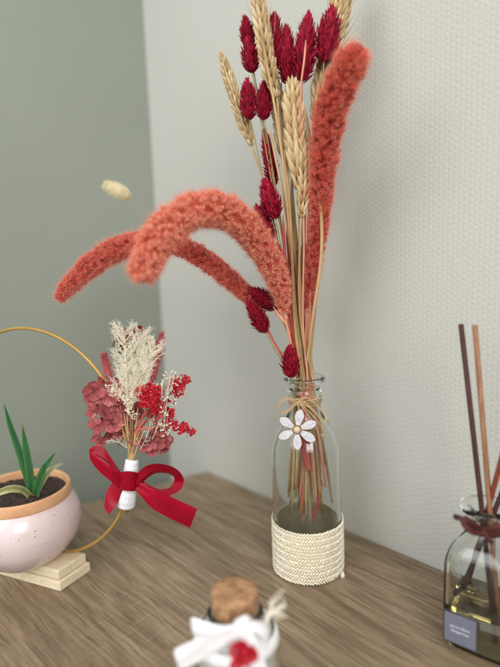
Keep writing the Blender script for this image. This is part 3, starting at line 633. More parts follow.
# ------------------------------------------------------------ hoop with posy
RC = np.array([-.230, .5255, .139]); RRad = .121; ya = math.radians(-23.3); RD = np.array([math.cos(ya), math.sin(ya), 0]); RNn = np.array([-RD[1], RD[0], 0])
hoop = thing('flower_hoop', (RC[0], RC[1], 0), 'thin gold hoop on a wooden base with a posy tied on by a crimson bow', 'flower hoop')
t_ = np.linspace(0, 2*PI, 121); b = MB()
b.tube(RC+RRad*(np.cos(t_)[:, None]*RD+np.sin(t_)[:, None]*np.array([0, 0, 1.])), .0016, 12, .5, cap=False); b.build('gold_ring', 'gold', hoop)
F_ = np.array([-.198, .478, 0]); dl = unit(np.array([-.917, .40, 0])); dw = unit(np.array([.022, .030, 0])+np.array([-.001, .006, 0])); BD = .040; BLn = .165
base_ = None
def plank(z0, z1, i0, i1, name, parent):
    c = [F_+dl*i0+dw*i1, F_+dl*i0+dw*(BD-i1), F_+dl*(BLn-i0)+dw*(BD-i1), F_+dl*(BLn-i0)+dw*i1]
    b = MB(); b.add(*quad_prism([tuple(q[:2]) for q in c], z0, z1)); return b.build(name, 'pine', parent, smooth=False, bevel=.0012)
wb = plank(0, .0100, 0, 0, 'wooden_base', hoop); plank(.0106, .0205, .003, .002, 'upper_board', wb)

PY_ = .480   # distance of the posy
def S(x, y, Y): return P(x, y, Y)
# wrap
b = MB(); wp, _ = path([(132, 460, PY_-.003), (131, 470, PY_-.004), (129, 485, PY_-.004), (127, 496, PY_-.004), (126, 505, PY_-.003)], 6)
rw = np.interp(np.linspace(0, 1, len(wp)), [0, .3, .5, .8, 1], [.0064, .0072, .0078, .0090, .0086])*(1+RNG.normal(0, .012, len(wp)))
b.tube(wp, rw, 18, .5); b.build('stem_wrap', 'wrap', hoop)
# bow
bow = None
def ribbon(name, rows, mat, parent, n=10, th_=.0002, pleat=1.0):
    closed = 'loop' in name
    s_ = spline(rows, n); A_ = np.array([P(*q[:3]) for q in s_]); B_ = np.array([P(*q[3:6]) for q in s_]); K = 13; n_ = len(s_); u_ = np.linspace(0, 1, n_); ph_ = RNG.uniform(0, 6)
    tight = pleat*(.35+.65*np.exp(-u_/.22)+(.65*np.exp(-(1-u_)/.22) if closed else 0))
    T_ = np.gradient((A_+B_)/2, axis=0); Nn = unit(np.cross(T_, B_-A_)+1e-9); Nn = Nn*np.where(np.sum(Nn*Fv, 1) > 0, -1, 1)[:, None]
    V = np.concatenate([A_*(1-k/(K-1))+B_*(k/(K-1))+np.array([0, -1, 0])*(.0009*math.sin(PI*k/(K-1)))+np.array([0, -1, 0])*(tight*np.sin(2.2*PI*k/(K-1)+ph_+1.6*np.sin(u_*4+ph_)))[:, None]*.0008 for k in range(K)])
    F = [(k*n_+i, k*n_+i+1, (k+1)*n_+i+1, (k+1)*n_+i) for k in range(K-1) for i in range(n_-1)]
    b = MB(); b.add(V, F); return b.build(name, mat, parent)
Yb = PY_-.015
knot = MB()
kt = [(118, 473, Yb+.006), (121, 472, Yb), (128, 471, Yb-.003), (135, 472, Yb), (138.5, 474, Yb+.006)]; kb = [(118, 489, Yb+.006), (121, 490, Yb), (128, 491, Yb-.003), (134, 491, Yb), (137.5, 490, Yb+.006)]
bow = ribbon('satin_bow', [a+b_ for a, b_ in zip(kt, kb)], 'redsatin', hoop)
ribbon('bow_loop', [(121, 473, Yb+.006, 121, 483, Yb+.006), (112, 459, Yb+.008, 114, 472, Yb+.006), (104, 447.5, Yb+.008, 107, 463, Yb+.004), (95, 445.5, Yb+.006, 97, 456, Yb+.003), (89.5, 449, Yb+.002, 90, 457, Yb+.001), (92, 452, Yb-.002, 93, 464, Yb-.002), (101, 459, Yb-.004, 101, 473, Yb-.003), (111, 467, Yb-.003, 111, 481, Yb-.002), (121, 473, Yb+.001, 121, 489, Yb+.002)], 'redsatin', bow)
ribbon('bow_loop', [(136, 474, Yb+.002, 137, 489, Yb+.003), (146, 466, Yb-.002, 143, 482, Yb+.004), (158, 463.5, Yb-.006, 154, 474, Yb+.004), (171, 466, Yb-.008, 165, 473, Yb+.004), (180, 472, Yb-.006, 173, 476, Yb+.006), (184, 481, Yb+.000, 174, 481, Yb+.008), (180, 490, Yb-.004, 170, 487, Yb+.008), (168, 496, Yb-.006, 161, 489, Yb+.008), (154, 497, Yb-.002, 151, 486, Yb+.008), (143, 491, Yb+.004, 144, 480, Yb+.008), (136, 488, Yb+.006, 137, 474, Yb+.008)], 'redsatin', bow)
ribbon('bow_tail', [(121, 476, Yb+.008, 124, 488, Yb+.004), (114, 480, Yb+.010, 121, 494, Yb+.004), (107, 491, Yb+.010, 118, 502, Yb+.004), (105, 501, Yb+.008, 114, 508, Yb+.002), (104, 507, Yb+.006, 109, 514, Yb+.002)], 'redsatin', bow)
ribbon('bow_tail', [(136, 479, Yb+.005, 134, 488, Yb+.003), (147, 486, Yb+.001, 141, 496, Yb+.001), (161, 492, Yb-.005, 152, 508, Yb-.001), (178, 500, Yb-.009, 169, 518, Yb-.005), (197, 509, Yb-.013, 190, 528, Yb-.009)], 'redsatin', bow)
# stems of the posy
b = MB(); ends = [(120, 405), (126, 395), (131, 400), (138, 408), (143, 415), (150, 420), (115, 418), (135, 390), (124, 412), (129, 380), (147, 408), (140, 425)]
for k, (x, y) in enumerate(ends):
    q, _ = path([(126+RNG.uniform(-3, 3), 508+RNG.uniform(-3, 5), PY_-.003), (131+RNG.uniform(-3, 3), 462, PY_-.004), ((131*.5+x*.5)+RNG.uniform(-2, 2), 435, PY_-.006), (x, y, PY_-.004)], 8); b.tube(q, np.linspace(.0008, .0005, len(q)), 6, RNG.uniform(0, 1))
b.build('posy_stems', 'straw', hoop)
b = MB()
for x, y in [(150, 400), (160, 395), (170, 425), (178, 385), (145, 420), (155, 430)]:
    q, _ = path([(132, 460, PY_-.002), (137+RNG.uniform(-3, 3), 432, PY_-.006), (x, y, PY_-.008)], 8); b.tube(q, .0006, 6, RNG.uniform(0, 1))
b.build('red_stems', 'redstem', hoop)
# hydrangea florets, each four crumpled petals
def floret(x, y, Y, r_px, mat='rose', tilt=.5, name='hydrangea_flower'):
    c = P(x, y, Y); nn_ = unit(unit(O-c)+RNG.normal(0, tilt, 3)); fx = unit(np.cross(nn_, [.1, .2, 1])); fy = np.cross(nn_, fx); b = MB(); a0 = RNG.uniform(0, PI/2); rr_ = r_px*mpp(Y)
    for k in range(4):
        a_ = a0+k*PI/2+RNG.normal(0, .12); dd = math.cos(a_)*fx+math.sin(a_)*fy; pp = -math.sin(a_)*fx+math.cos(a_)*fy; V = []; rows_ = [(.06, .12), (.28, .42), (.52, .60), (.76, .56), (.93, .34), (1.02, .06)]
        cup = RNG.uniform(-.1, .5)
        for (l_, w_) in rows_:
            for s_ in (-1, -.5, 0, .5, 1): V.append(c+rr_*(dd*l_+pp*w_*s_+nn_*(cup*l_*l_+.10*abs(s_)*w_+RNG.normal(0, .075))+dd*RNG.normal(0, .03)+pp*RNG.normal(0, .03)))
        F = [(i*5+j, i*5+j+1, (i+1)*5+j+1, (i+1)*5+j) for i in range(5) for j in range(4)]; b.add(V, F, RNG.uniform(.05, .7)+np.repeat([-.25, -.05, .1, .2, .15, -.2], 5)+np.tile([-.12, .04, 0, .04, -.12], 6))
    b.tube([c-nn_*.0005, c+nn_*.0012], [.0009, .0006], 6, .1)
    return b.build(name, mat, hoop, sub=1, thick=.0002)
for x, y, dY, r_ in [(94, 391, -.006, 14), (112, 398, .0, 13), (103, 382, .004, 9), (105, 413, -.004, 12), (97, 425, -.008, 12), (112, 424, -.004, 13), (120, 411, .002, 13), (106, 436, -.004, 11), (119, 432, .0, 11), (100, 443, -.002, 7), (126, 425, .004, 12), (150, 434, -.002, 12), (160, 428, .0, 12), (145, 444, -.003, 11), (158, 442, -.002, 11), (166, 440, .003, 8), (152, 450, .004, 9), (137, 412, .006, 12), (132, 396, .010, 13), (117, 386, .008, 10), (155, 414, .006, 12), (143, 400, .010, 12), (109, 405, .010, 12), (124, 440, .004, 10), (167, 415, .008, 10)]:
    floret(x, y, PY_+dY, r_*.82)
for k in range(22):
    x, y = [(102+RNG.normal(0, 7), 418+RNG.normal(0, 13)), (118+RNG.normal(0, 6), 415+RNG.normal(0, 14)), (155+RNG.normal(0, 8), 438+RNG.normal(0, 8))][k % 3]; floret(x, y, PY_+RNG.uniform(-.004, .010), RNG.uniform(6, 9), tilt=.8)
# long pink blurred blades behind, dark bloom, crimson bud
def blob_cluster(name, cs, rpx, mat, k=60, sz=.0016, spread=1.0, parent=None, squash=1.0):
    b = MB()
    for (x, y, Y) in cs:
        c = P(x, y, Y); R_ = rpx*mpp(Y)*spread; d = unit(RNG.normal(0, 1, (k, 3))); og = c+d*(R_*RNG.uniform(.2, 1, k)**.5)[:, None]
        for s_ in (0, 1, 2):
            A = frames(unit(d+RNG.normal(0, .6, (k, 3))))*(sz*RNG.uniform(.5, 1.1, k))[:, None, None]
            A[:, :, :2] *= .9; b.inst(SCL, SCLF, og+RNG.normal(0, sz*.5, (k, 3)), A*1.25, RNG.uniform(0, 1, k), .4)
    return b.build(name, mat, parent or hoop)
def feather(name, rows, mat, k=700, ln=.006):
    pts, ex = path(rows, 12); n = k; i = RNG.integers(0, len(pts), n); T_ = unit(np.gradient(pts, axis=0))[i]; fr = frames(T_); rd = fr[:, :, 0]
    R_ = ex[i, 0]*mpp(PY_); og = pts[i]+rd*(R_*RNG.uniform(.1, .8, n))[:, None]; A = frames(unit(T_*1.2+rd*.7)); A[:, :, :2] *= .0004; A[:, :, 2] *= RNG.uniform(ln*.5, ln, n)[:, None]
    b = MB(); b.tube(pts, ex[:, 0]*mpp(PY_)*.45, 8, .3); b.inst(NEE, NEEF, og, A, RNG.uniform(0, 1, n)); return b.build(name, mat, hoop, smooth=False)
feather('pink_grass_head', [(150, 392, PY_+.012, 3), (155, 368, PY_+.014, 7), (159, 348, PY_+.016, 7), (162, 334, PY_+.016, 2)], 'pinkgrass')
feather('pink_grass_head', [(112, 392, PY_+.010, 3), (109, 376, PY_+.012, 6), (106, 362, PY_+.014, 5), (104, 355, PY_+.014, 1.5)], 'pinkgrass')
for q in ((122, 345), (118, 338), (125, 337)): floret(q[0], q[1], PY_+.014, 9, 'darkrose', .8, 'dark_flower')
floret(137, 329, PY_+.008, 6, 'crimson', .8, 'red_bud')
b = MB(); q, _ = path([(134, 360, PY_+.008), (136, 340, PY_+.008), (137, 330, PY_+.008)], 5); b.tube(q, .0005, 5, .5); b.build('bud_stem', 'redstem', hoop)
# feathery plumes
def plume(name, axis, nbr, blen, mat, spread=.7, tw=10, r0=.0005):
    pts, _ = path(axis, 12); b = MB(); b.tube(pts, np.linspace(r0*1.3, r0*.5, len(pts)), 6, .4); T_ = unit(np.gradient(pts, axis=0)); SEG = []
    for k in range(nbr):
        u = .08+.92*k/nbr; i = min(int(u*(len(pts)-1)), len(pts)-1); side = frames(T_[i][None])[0][:, 0]; side = unit(side-.6*Fv*(side@Fv)); L_ = blen*(1-.45*u)*RNG.uniform(.7, 1.2)*mpp(PY_)
        d0 = unit(T_[i]*1.0+side*spread*1.6); d1 = unit(T_[i]*.9+side*spread+np.array([0, 0, .25])+RNG.normal(0, .2, 3))
        bp = spline([pts[i], pts[i]+d0*L_*.5, pts[i]+(d0+d1)*L_*.5+RNG.normal(0, .001, 3)], 6); b.tube(bp, np.linspace(r0*.55, r0*.3, len(bp)), 4, RNG.uniform(.3, 1))
        for m_ in range(tw):
            j = RNG.integers(2, len(bp)); dd = unit(d1+RNG.normal(0, .65, 3)); SEG.append((bp[j], dd, L_*RNG.uniform(.16, .34)))
            if RNG.random() < .6: SEG.append((bp[j]+dd*L_*.12, unit(dd+RNG.normal(0, .8, 3)), L_*RNG.uniform(.10, .2)))
    og = np.array([s_[0] for s_ in SEG]); A = frames(np.array([s_[1] for s_ in SEG])); ln = np.array([s_[2] for s_ in SEG]); A[:, :, :2] *= .00034; A[:, :, 2] *= ln[:, None]*1.15
    b.inst(NEE, NEEF, og, A, RNG.uniform(.2, 1, len(SEG)))
    A2 = frames(RNG.normal(0, 1, (len(SEG), 3)))*.00034; b.inst(OCT, OCTF, og+A[:, :, 2]*.9, A2, RNG.uniform(.5, 1, len(SEG)))
    return b.build(name, mat, hoop, smooth=False)
plume('white_plume', [(129, 415, PY_-.012), (127, 395, PY_-.012), (126, 370, PY_-.011), (125, 348, PY_-.009), (124, 330, PY_-.007)], 50, 26, 'plume', .55, 20)
plume('white_plume', [(131, 410, PY_-.010), (138, 388, PY_-.009), (146, 365, PY_-.007), (154, 345, PY_-.004)], 48, 24, 'plume', .5, 20)
plume('white_plume', [(131, 405, PY_-.006), (134, 380, PY_-.004), (138, 352, PY_-.001), (141, 334, PY_)], 44, 24, 'plume', .5, 18)
plume('white_wisp', [(127, 448, PY_-.012), (120, 443, PY_-.014), (113, 441, PY_-.016), (107, 440, PY_-.016)], 9, 10, 'whitebloom', .6, 2, .0003)
plume('pale_wisp', [(140, 450, PY_-.006), (146, 438, PY_-.008), (150, 425, PY_-.008), (152, 418, PY_-.008)], 12, 12, 'whitebloom', .6, 3, .0003)
# cream buds near the plume foot, red and white baby's breath
blob_cluster('cream_buds', [(121, 398, PY_-.016), (127, 404, PY_-.016), (130, 398, PY_-.016), (110, 388, PY_-.014), (113, 393, PY_-.014), (128, 409, PY_-.015), (134, 415, PY_-.016)], 3.6, 'plume', 14, .0011)
blob_cluster('red_blossom', [(141, 392, PY_-.014), (148, 396, PY_-.016), (155, 398, PY_-.016), (152, 404, PY_-.018), (160, 406, PY_-.016), (144, 402, PY_-.014), (150, 389, PY_-.012), (158, 392, PY_-.013), (163, 399, PY_-.012), (158, 412, PY_-.014)], 5.0, 'redbloom', 34, .0017)
blob_cluster('red_blossom', [(175, 381, PY_-.010), (180, 386, PY_-.010), (177, 392, PY_-.010), (172, 387, PY_-.010), (186, 380, PY_-.009)], 4.4, 'redbloom', 30, .0017)
blob_cluster('red_blossom', [(171, 419, PY_-.012), (175, 426, PY_-.012), (180, 429, PY_-.012), (184, 427, PY_-.012), (170, 412, PY_-.012), (191, 431.5, PY_-.012)], 3.9, 'redbloom', 26, .0016)
b = MB()
for rows in ([(178, 388, PY_-.010), (174, 402, PY_-.008), (166, 418, PY_-.006), (150, 436, PY_-.005)], [(190, 431, PY_-.012), (180, 428, PY_-.012), (168, 422, PY_-.010), (152, 432, PY_-.007)], [(186, 380, PY_-.009), (180, 386, PY_-.010)]):
    q, _ = path(rows, 6); b.tube(q, .0005, 5, .3)
b.build('blossom_stem', 'redstem', hoop)
b = MB(); ws = []
for k in range(75):
    u = RNG.uniform(0, 1); ws.append(P(170-6*u+RNG.normal(0, 5), 372+62*u+RNG.normal(0, 3), PY_-.018+RNG.normal(0, .003)))
ws = np.array(ws); b.inst(OCT, OCTF, ws, frames(RNG.normal(0, 1, (75, 3)))*RNG.uniform(.0007, .0013, 75)[:, None, None], RNG.uniform(.3, 1, 75))
b.inst(OCT, OCTF, ws+RNG.normal(0, .0006, (75, 3)), frames(RNG.normal(0, 1, (75, 3)))*RNG.uniform(.0006, .0011, 75)[:, None, None], RNG.uniform(.3, 1, 75))
q, _ = path([(152, 440, PY_-.010), (160, 420, PY_-.014), (167, 395, PY_-.016), (171, 372, PY_-.018)], 8); b.tube(q, .0003, 5, .4)
for w_ in ws[::2]:
    a_ = q[RNG.integers(5, len(q))]; b.tube([a_, (a_+w_)/2+RNG.normal(0, .0006, 3), w_], .00018, 4, .4)
b.build('white_blossom', 'whitebloom', hoop)

# ------------------------------------------------------------ pot and plant
PC = np.array([-.2425, .511, .0210])
pot = thing('flower_pot', PC, 'round pale pink speckled ceramic pot with a bare clay rim on the wooden base', 'plant pot')
pr = spline([(0, .0), (.028, .0), (.034, .0015), (.0435, .010), (.0525, .022), (.0568, .036), (.0565, .048), (.0530, .058), (.0482, .0650)], 6)
b = MB(); b.lathe([(max(r_, 0), z) for r_, z in pr]+[(.0450, .0650), (.0450, .03), (0, .03)], PC, 80); b.build('glazed_body', 'glaze', pot)
b = MB(); b.lathe([tuple(q) for q in spline([(.0468, .0644), (.0487, .0652), (.0494, .0690), (.0490, .0742), (.0478, .0762), (.0460, .0760), (.0450, .0740), (.0446, .064), (.0446, .055)], 4)], PC, 80); b.build('clay_rim', 'terracotta', pot)
b = MB(); k = 26; V = []; 
for i in range(k):
    for j in range(48):
        rr_ = .0452*i/(k-1); a_ = j*2*PI/48; V.append((PC[0]+rr_*math.cos(a_), PC[1]+rr_*math.sin(a_), PC[2]+.0680+.003*math.exp(-(rr_/.02)**2)+RNG.normal(0, .0009)))
b.add(V, [(i*48+j, i*48+(j+1) % 48, (i+1)*48+(j+1) % 48, (i+1)*48+j) for i in range(k-1) for j in range(48)]); b.build('soil', 'soil', pot)
AL = P(34, 492, .497)
al = thing('succulent_plant', AL, 'small green aloe-like plant with striped pointed leaves growing in the pink pot', 'plant')
def leaf(rows, mat, th_=.35):
    pts, ex = path(rows, 10); w_ = ex[:, 0]*.86*mpp(.5); n_ = len(pts); V = []; T_ = unit(np.gradient(pts, axis=0)); RN = []
    for i in range(n_):
        sd_ = unit(np.cross(T_[i], Fv)); nn_ = unit(np.cross(sd_, T_[i])); 
        if nn_@Fv > 0: nn_ = -nn_
        for (a_, h_, v_) in ((-1, .25, .75), (-.6, .0, .35), (0, -.28, .2), (.6, .0, .45), (1, .25, .85), (.6, -.45, .35), (0, -.8, .3), (-.6, -.45, .35)):
            V.append(pts[i]+sd_*a_*w_[i]/2+nn_*h_*w_[i]*th_); RN.append(v_)
    F = [(i*8+j, i*8+(j+1) % 8, (i+1)*8+(j+1) % 8, (i+1)*8+j) for i in range(n_-1) for j in range(8)]+[tuple(range(8)), tuple((n_-1)*8+j for j in range(7, -1, -1))]
    b = MB(); b.add(V, F, np.array(RN)); return b.build('leaf', mat, al, sub=1)
leaf([(32, 494, .496, 9), (25, 470, .494, 11), (17, 445, .492, 10), (10, 425, .490, 7.5), (4, 404, .489, 1.0)], 'leaf')
leaf([(31, 494, .494, 9), (30, 475, .490, 11.5), (27, 455, .488, 10.5), (24.5, 440, .487, 7), (22, 424, .486, 1.0)], 'leaf')
leaf([(35, 495, .492, 9), (38, 484, .489, 10.5), (43, 470, .486, 9.5), (49, 461, .485, 6), (55, 453, .484, 1.0)], 'leaf')
leaf([(36, 496, .497, 7), (41, 484, .500, 7.5), (48, 473, .504, 7), (55, 467, .508, 5), (63, 463, .512, 1.2)], 'paleleaf')
leaf([(30, 496, .490, 9), (22, 490, .484, 10.5), (10, 489, .478, 10), (-4, 494, .472, 7), (-14, 499, .468, 1.5)], 'paleleaf')
b = MB(); b.tube([P(23.2, 431, .4868), P(22.3, 427, .4865), P(21, 421, .486)], [.0006, .0005, .0002], 5, .2); b.build('dry_tip', 'straw', al)

# ------------------------------------------------------------ small corked jar
JC = np.array([float(P(236, 625, .337)[0]), .337, 0]); 
jar = thing('corked_jar', JC, 'small corked glass jar of white salt with a white bow and a red flower', 'jar')
jo = [(0, .001), (.024, .001), (.0280, .0), (.0300, .003), (.0305, .010), (.0305, .048), (.0298, .056), (.0272, .0635), (.0240, .0675), (.0210, .0700), (.0194, .0715), (.0190, .0725), (.0196, .0735), (.0200, .0748), (.0196, .0760), (.0180, .0765), (.0168, .0760)]
ji = [(.0164, .0735), (.0170, .0705), (.0205, .0680), (.0250, .0635), (.0272, .0550), (.0279, .0475), (.0279, .010), (.0270, .006), (0, .0045)]
b = MB(); b.lathe([(max(r_, 0), z) for r_, z in pl(jo+ji)], JC, 80); b.build('glass_jar', 'glass', jar)
b = MB(); b.lathe([(0, .0052), (.0262, .0055), (.0274, .009), (.0274, .048), (.0268, .0555), (.0248, .0620), (.0205, .0668), (.0162, .0690), (.008, .0696), (0, .0696)], JC, 64); b.build('bath_salt', 'salt', jar)
b = MB(); b.lathe([tuple(q) for q in [(0, .0702), (.0152, .0702), (.0158, .0705), (.0164, .0800), (.0168, .0885), (.0166, .0898), (.0160, .0905), (.010, .0907), (.0, .0907)]], JC, 64); b.build('cork', 'cork', jar)
Yj = .306
jb = ribbon('satin_bow', [(234, 620, Yj+.004, 236, 640, Yj+.004), (240, 617, Yj-.001, 241, 640, Yj), (247, 615, Yj-.002, 248, 642, Yj-.001), (253, 620, Yj+.004, 253, 642, Yj+.004)], 'whitesatin', jar)
ribbon('bow_loop', [(240, 622, Yj, 241, 634, Yj), (225, 625, Yj-.002, 224, 636, Yj), (207, 622, Yj+.004, 206, 634, Yj), (193, 617, Yj+.010, 194, 632, Yj+.006), (191, 621, Yj+.018, 193, 634, Yj+.014), (204, 630, Yj+.012, 206, 640, Yj+.008), (224, 632, Yj+.005, 224, 642, Yj+.004), (240, 628, Yj+.003, 241, 640, Yj+.002)], 'whitesatin', jb)
ribbon('bow_loop', [(246, 622, Yj, 246, 634, Yj), (256, 620, Yj-.002, 256, 634, Yj), (266, 624, Yj+.004, 265, 640, Yj+.001), (270, 632, Yj+.010, 268, 648, Yj+.006), (264, 638, Yj+.010, 262, 650, Yj+.008), (254, 634, Yj+.005, 253, 645, Yj+.004), (246, 628, Yj+.003, 246, 640, Yj+.002)], 'whitesatin', jb)
ribbon('bow_tail', [(240, 624, Yj, 242, 638, Yj+.001), (222, 632, Yj-.006, 224, 649, Yj-.004), (204, 636, Yj-.010, 208, 657, Yj-.008), (188, 643, Yj-.012, 194, 664, Yj-.010), (174, 650, Yj-.013, 180, 672, Yj-.011)], 'whitesatin', jb)
ribbon('bow_tail', [(247, 626, Yj+.002, 244, 638, Yj+.002), (254, 636, Yj-.002, 247, 650, Yj-.001), (262, 652, Yj-.004, 250, 664, Yj-.003), (268, 672, Yj-.004, 256, 680, Yj-.004)], 'whitesatin', jb)
t_ = np.linspace(0, 2*PI, 65); V = []; 
b = MB(); 
for rr_, z in ((.0214, .0690), (.0222, .0720), (.0220, .0752), (.0211, .0770), (.0207, .0730)): V.append(np.stack([JC[0]+rr_*np.cos(t_[:-1]), JC[1]+rr_*np.sin(t_[:-1]), z+0*t_[:-1]], 1))
b.lathe([(.0303, .0550), (.0292, .0592), (.0276, .0630)], JC, 64); b.build('neck_ribbon', 'whitesatin', jar, thick=.0004)
b = MB()
for (x, y, r_) in ((243, 653, 6), (236, 651, 5), (250, 652, 5), (239, 660, 5), (246, 659, 6), (236, 668, 5), (242, 647, 4), (253, 656, 4)):
    c = P(x, y, Yj-.016); k = 46; d = unit(RNG.normal(0, 1, (k, 3)))
    A = frames(d)*(.0017*RNG.uniform(.6, 1.2, k))[:, None, None]; b.inst(SCL, SCLF, c+d*(r_*mpp(.30)*.55), A*1.4, RNG.uniform(0, .9, k), .4)
b.build('red_flower', 'redbloom', jar)
b = MB()
for (x, y) in ((283, 603), (279, 597), (286, 606), (274, 598), (281, 612), (277, 618), (284, 615), (270, 600)):
    q, _ = path([(262+RNG.uniform(-3, 3), 636, Yj+.004), (268+RNG.uniform(-2, 2), 618, Yj+.006), ((x+270)/2+RNG.uniform(-1, 1), (y+612)/2, Yj+.008), (x, y, Yj+.008)], 6); b.tube(q, np.linspace(.0008, .0005, len(q)), 5, RNG.uniform(.6, 1))
    for m_ in range(3):
        e = q[-1-3*m_]; b.tube([e, e+RNG.normal(0, .0028, 3)+np.array([.001, 0, .001])], [.0005, .0003], 4, .9)
b.build('dried_sprig', 'whitebloom', jar)

# ------------------------------------------------------------ reed diffuser
fu = unit(np.array([-.788, .616, 0])); fn = unit(np.array([-.616, -.788, 0]))
DL = np.array([.148, .389, 0]); s2 = .027; DC = DL - fu*s2 - fn*s2
DC = np.array([DC[0], DC[1], 0])
dif = thing('diffuser_bottle', DC, 'square glass reed diffuser bottle with yellow oil and a lilac-grey label', 'reed diffuser')
def rsq(a, c, z, n=10):
    """rounded square loop, half size a, corner radius c"""
    out = []
    for q in range(4):
        for k in range(n):
            t = (q+k/(n-1))*PI/2*1.0 if False else q*PI/2+k/(n-1)*PI/2
            cx = (a-c)*(1 if q in (0, 3) else -1); cy = (a-c)*(1 if q in (0, 1) else -1); x = cx+c*math.cos(t); y = cy+c*math.sin(t); out.append(DC+fu*x+fn*y+np.array([0, 0, z]))
    return out
def loft(levels, name, mat, parent, capb=True, capt=True, closed=False):
    V = []; 
    for a, c, z in levels: V += rsq(a, min(c, a*.9999), z)
    n = 40; k = len(levels); F = [(i*n+j, i*n+(j+1) % n, (i+1)*n+(j+1) % n, (i+1)*n+j) for i in range(k-1) for j in range(n)]
    if capb: F.append(tuple(range(n-1, -1, -1)))
    if capt: F.append(tuple((k-1)*n+j for j in range(n)))
    b = MB(); b.add(V, F); return b.build(name, mat, parent)
H0 = s2
lv = [(.020, .008, .0), (.0240, .008, .0006), (.0262, .007, .003), (.0268, .0065, .008), (.0270, .0065, .020), (.0270, .0065, .066), (.0266, .0075, .074), (.0250, .0100, .0815), (.0218, .0125, .0880), (.0175, .0135, .0925), (.0140, .0130, .0955), (.0128, .0127, .0985), (.0126, .0125, .1060), (.0128, .0127, .1090), (.0160, .0159, .1110), (.0208, .0207, .1130), (.0216, .0215, .1155), (.0208, .0207, .1178), (.0180, .0179, .1184), (.0130, .0129, .1176), (.0098, .0097, .1150), (.0092, .0091, .1080), (.0092, .0091, .0985), (.0110, .0109, .0938), (.0150, .0115, .0895), (.0195, .0105, .0845), (.0226, .0080, .0780), (.0238, .0060, .0715), (.0240, .0045, .0650), (.0240, .0045, .010), (.0236, .0045, .0050), (.0222, .0045, .0034), (.0180, .0045, .0030)]
lvs = pl(lv); loft([tuple(q) for q in lvs], 'bottle', 'glass', dif)
loft([(.0180, .0045, .0028), (.0224, .0045, .0033), (.0238, .0045, .0050), (.0242, .0045, .010), (.0242, .0045, .0370), (.0236, .0042, .0373)], 'perfume_oil', 'oil', dif)
# label on the wall-parallel face
fc = lambda u, z, off_: DL*0+DC+fn*(s2+off_)+fu*u+np.array([0, 0, z])
u0 = s2-.0033; u1 = u0-.0243
def lab(u_a, u_b, z0, z1, o0, o1, name, mat, parent):
    V = [fc(u, z, o) for o in (o0, o1) for u, z in ((u_a, z0), (u_b, z0), (u_b, z1), (u_a, z1))]
    F = [(0, 1, 2, 3), (7, 6, 5, 4), (0, 4, 5, 1), (1, 5, 6, 2), (2, 6, 7, 3), (3, 7, 4, 0)]; b = MB(); b.add(V, F); return b.build(name, mat, parent, smooth=False)
Z0, Z1 = .0078, .0330
lb = lab(u0+.0013, u1-.0013, Z0-.0013, Z1+.0013, .0002, .0006, 'label_border', 'labelrim', dif)
lp = lab(u0, u1, Z0, Z1, .0007, .0009, 'label', 'label', lb)
def text(body, size, u, z, o_, parent):
    cu = bpy.data.curves.new('lettering', 'FONT'); cu.body = body; cu.size = size; cu.align_x = 'CENTER'; cu.extrude = .00003; cu.offset = .00002
    to = bpy.data.objects.new('tmp', cu); COL.objects.link(to); bpy.context.view_layer.update()
    me = bpy.data.meshes.new_from_object(to.evaluated_get(bpy.context.evaluated_depsgraph_get())); bpy.data.objects.remove(to)
    V = np.array([tuple(v_.co) for v_ in me.vertices]); Pn = [fc(0, 0, 0)]
    W3 = np.array([fc(u, z, o_+v_[2])-fu*v_[0]+np.array([0, 0, v_[1]]) for v_ in V]); F = [tuple(p.vertices) for p in me.polygons]
    b = MB(); b.add(W3, F); return b.build('lettering', 'print', parent, smooth=False)
uc = (u0+u1)/2
text('Jasmin Blanc', .0031, uc, .0213, .0010, lp); text('Bergamote', .0031, uc, .0174, .0010, lp)
# plum cord tied round the neck
b = MB(); KP = P(480.5, 534, .365)
for k in range(2):
    t_ = np.linspace(0, 2*PI, 41); rr_ = .0145+.0006*k; b.tube(np.stack([DC[0]+rr_*np.cos(t_), DC[1]+rr_*np.sin(t_), .1015+.0036*k+.001*np.sin(t_+k)], 1), .0019, 9, RNG.uniform(.3, .8), flat=.9)
ctr = DC+np.array([-.003, -.0165, .101])
for rows in ([(481, 530, .371), (474, 524, .368), (468, 521, .366), (463, 519, .366), (456, 517, .367)], [(482, 530, .371), (476, 533, .366), (469, 530, .364), (464, 524, .365), (463, 519, .366)], [(480, 528, .370), (484, 533, .364), (488, 538, .362), (491, 541, .361)], [(480, 530, .370), (490, 528, .362), (499, 526, .358), (510, 524, .356)], [(481, 531, .368), (492, 533, .362), (500, 531, .358), (511, 530, .356)]):
    q, _ = path(rows, 6); b.tube(q, .0021, 9, RNG.uniform(.2, .9), flat=.8)
kq = P(481, 531, .367)
for a1, a2 in (((1, 0, .4), (0, 1, .3)), ((.6, 0, 1), (.3, -1, 0))):
    t_ = np.linspace(0, 2*PI, 17); b.tube(kq+.0026*(np.cos(t_)[:, None]*unit(a1)+np.sin(t_)[:, None]*unit(a2)), .0019, 8, RNG.uniform(.3, .8))
cd = b.build('knotted_cord', 'leather', dif)
for qa, qb in ((P(457, 517, .367), P(454.5, 516.5, .367)), (P(490.5, 540.5, .361), P(492, 542, .361))):
    b = MB(); b.tube([qa, qb], .0021, 8, .2); b.build('cord_tip', 'charcoal', cd)
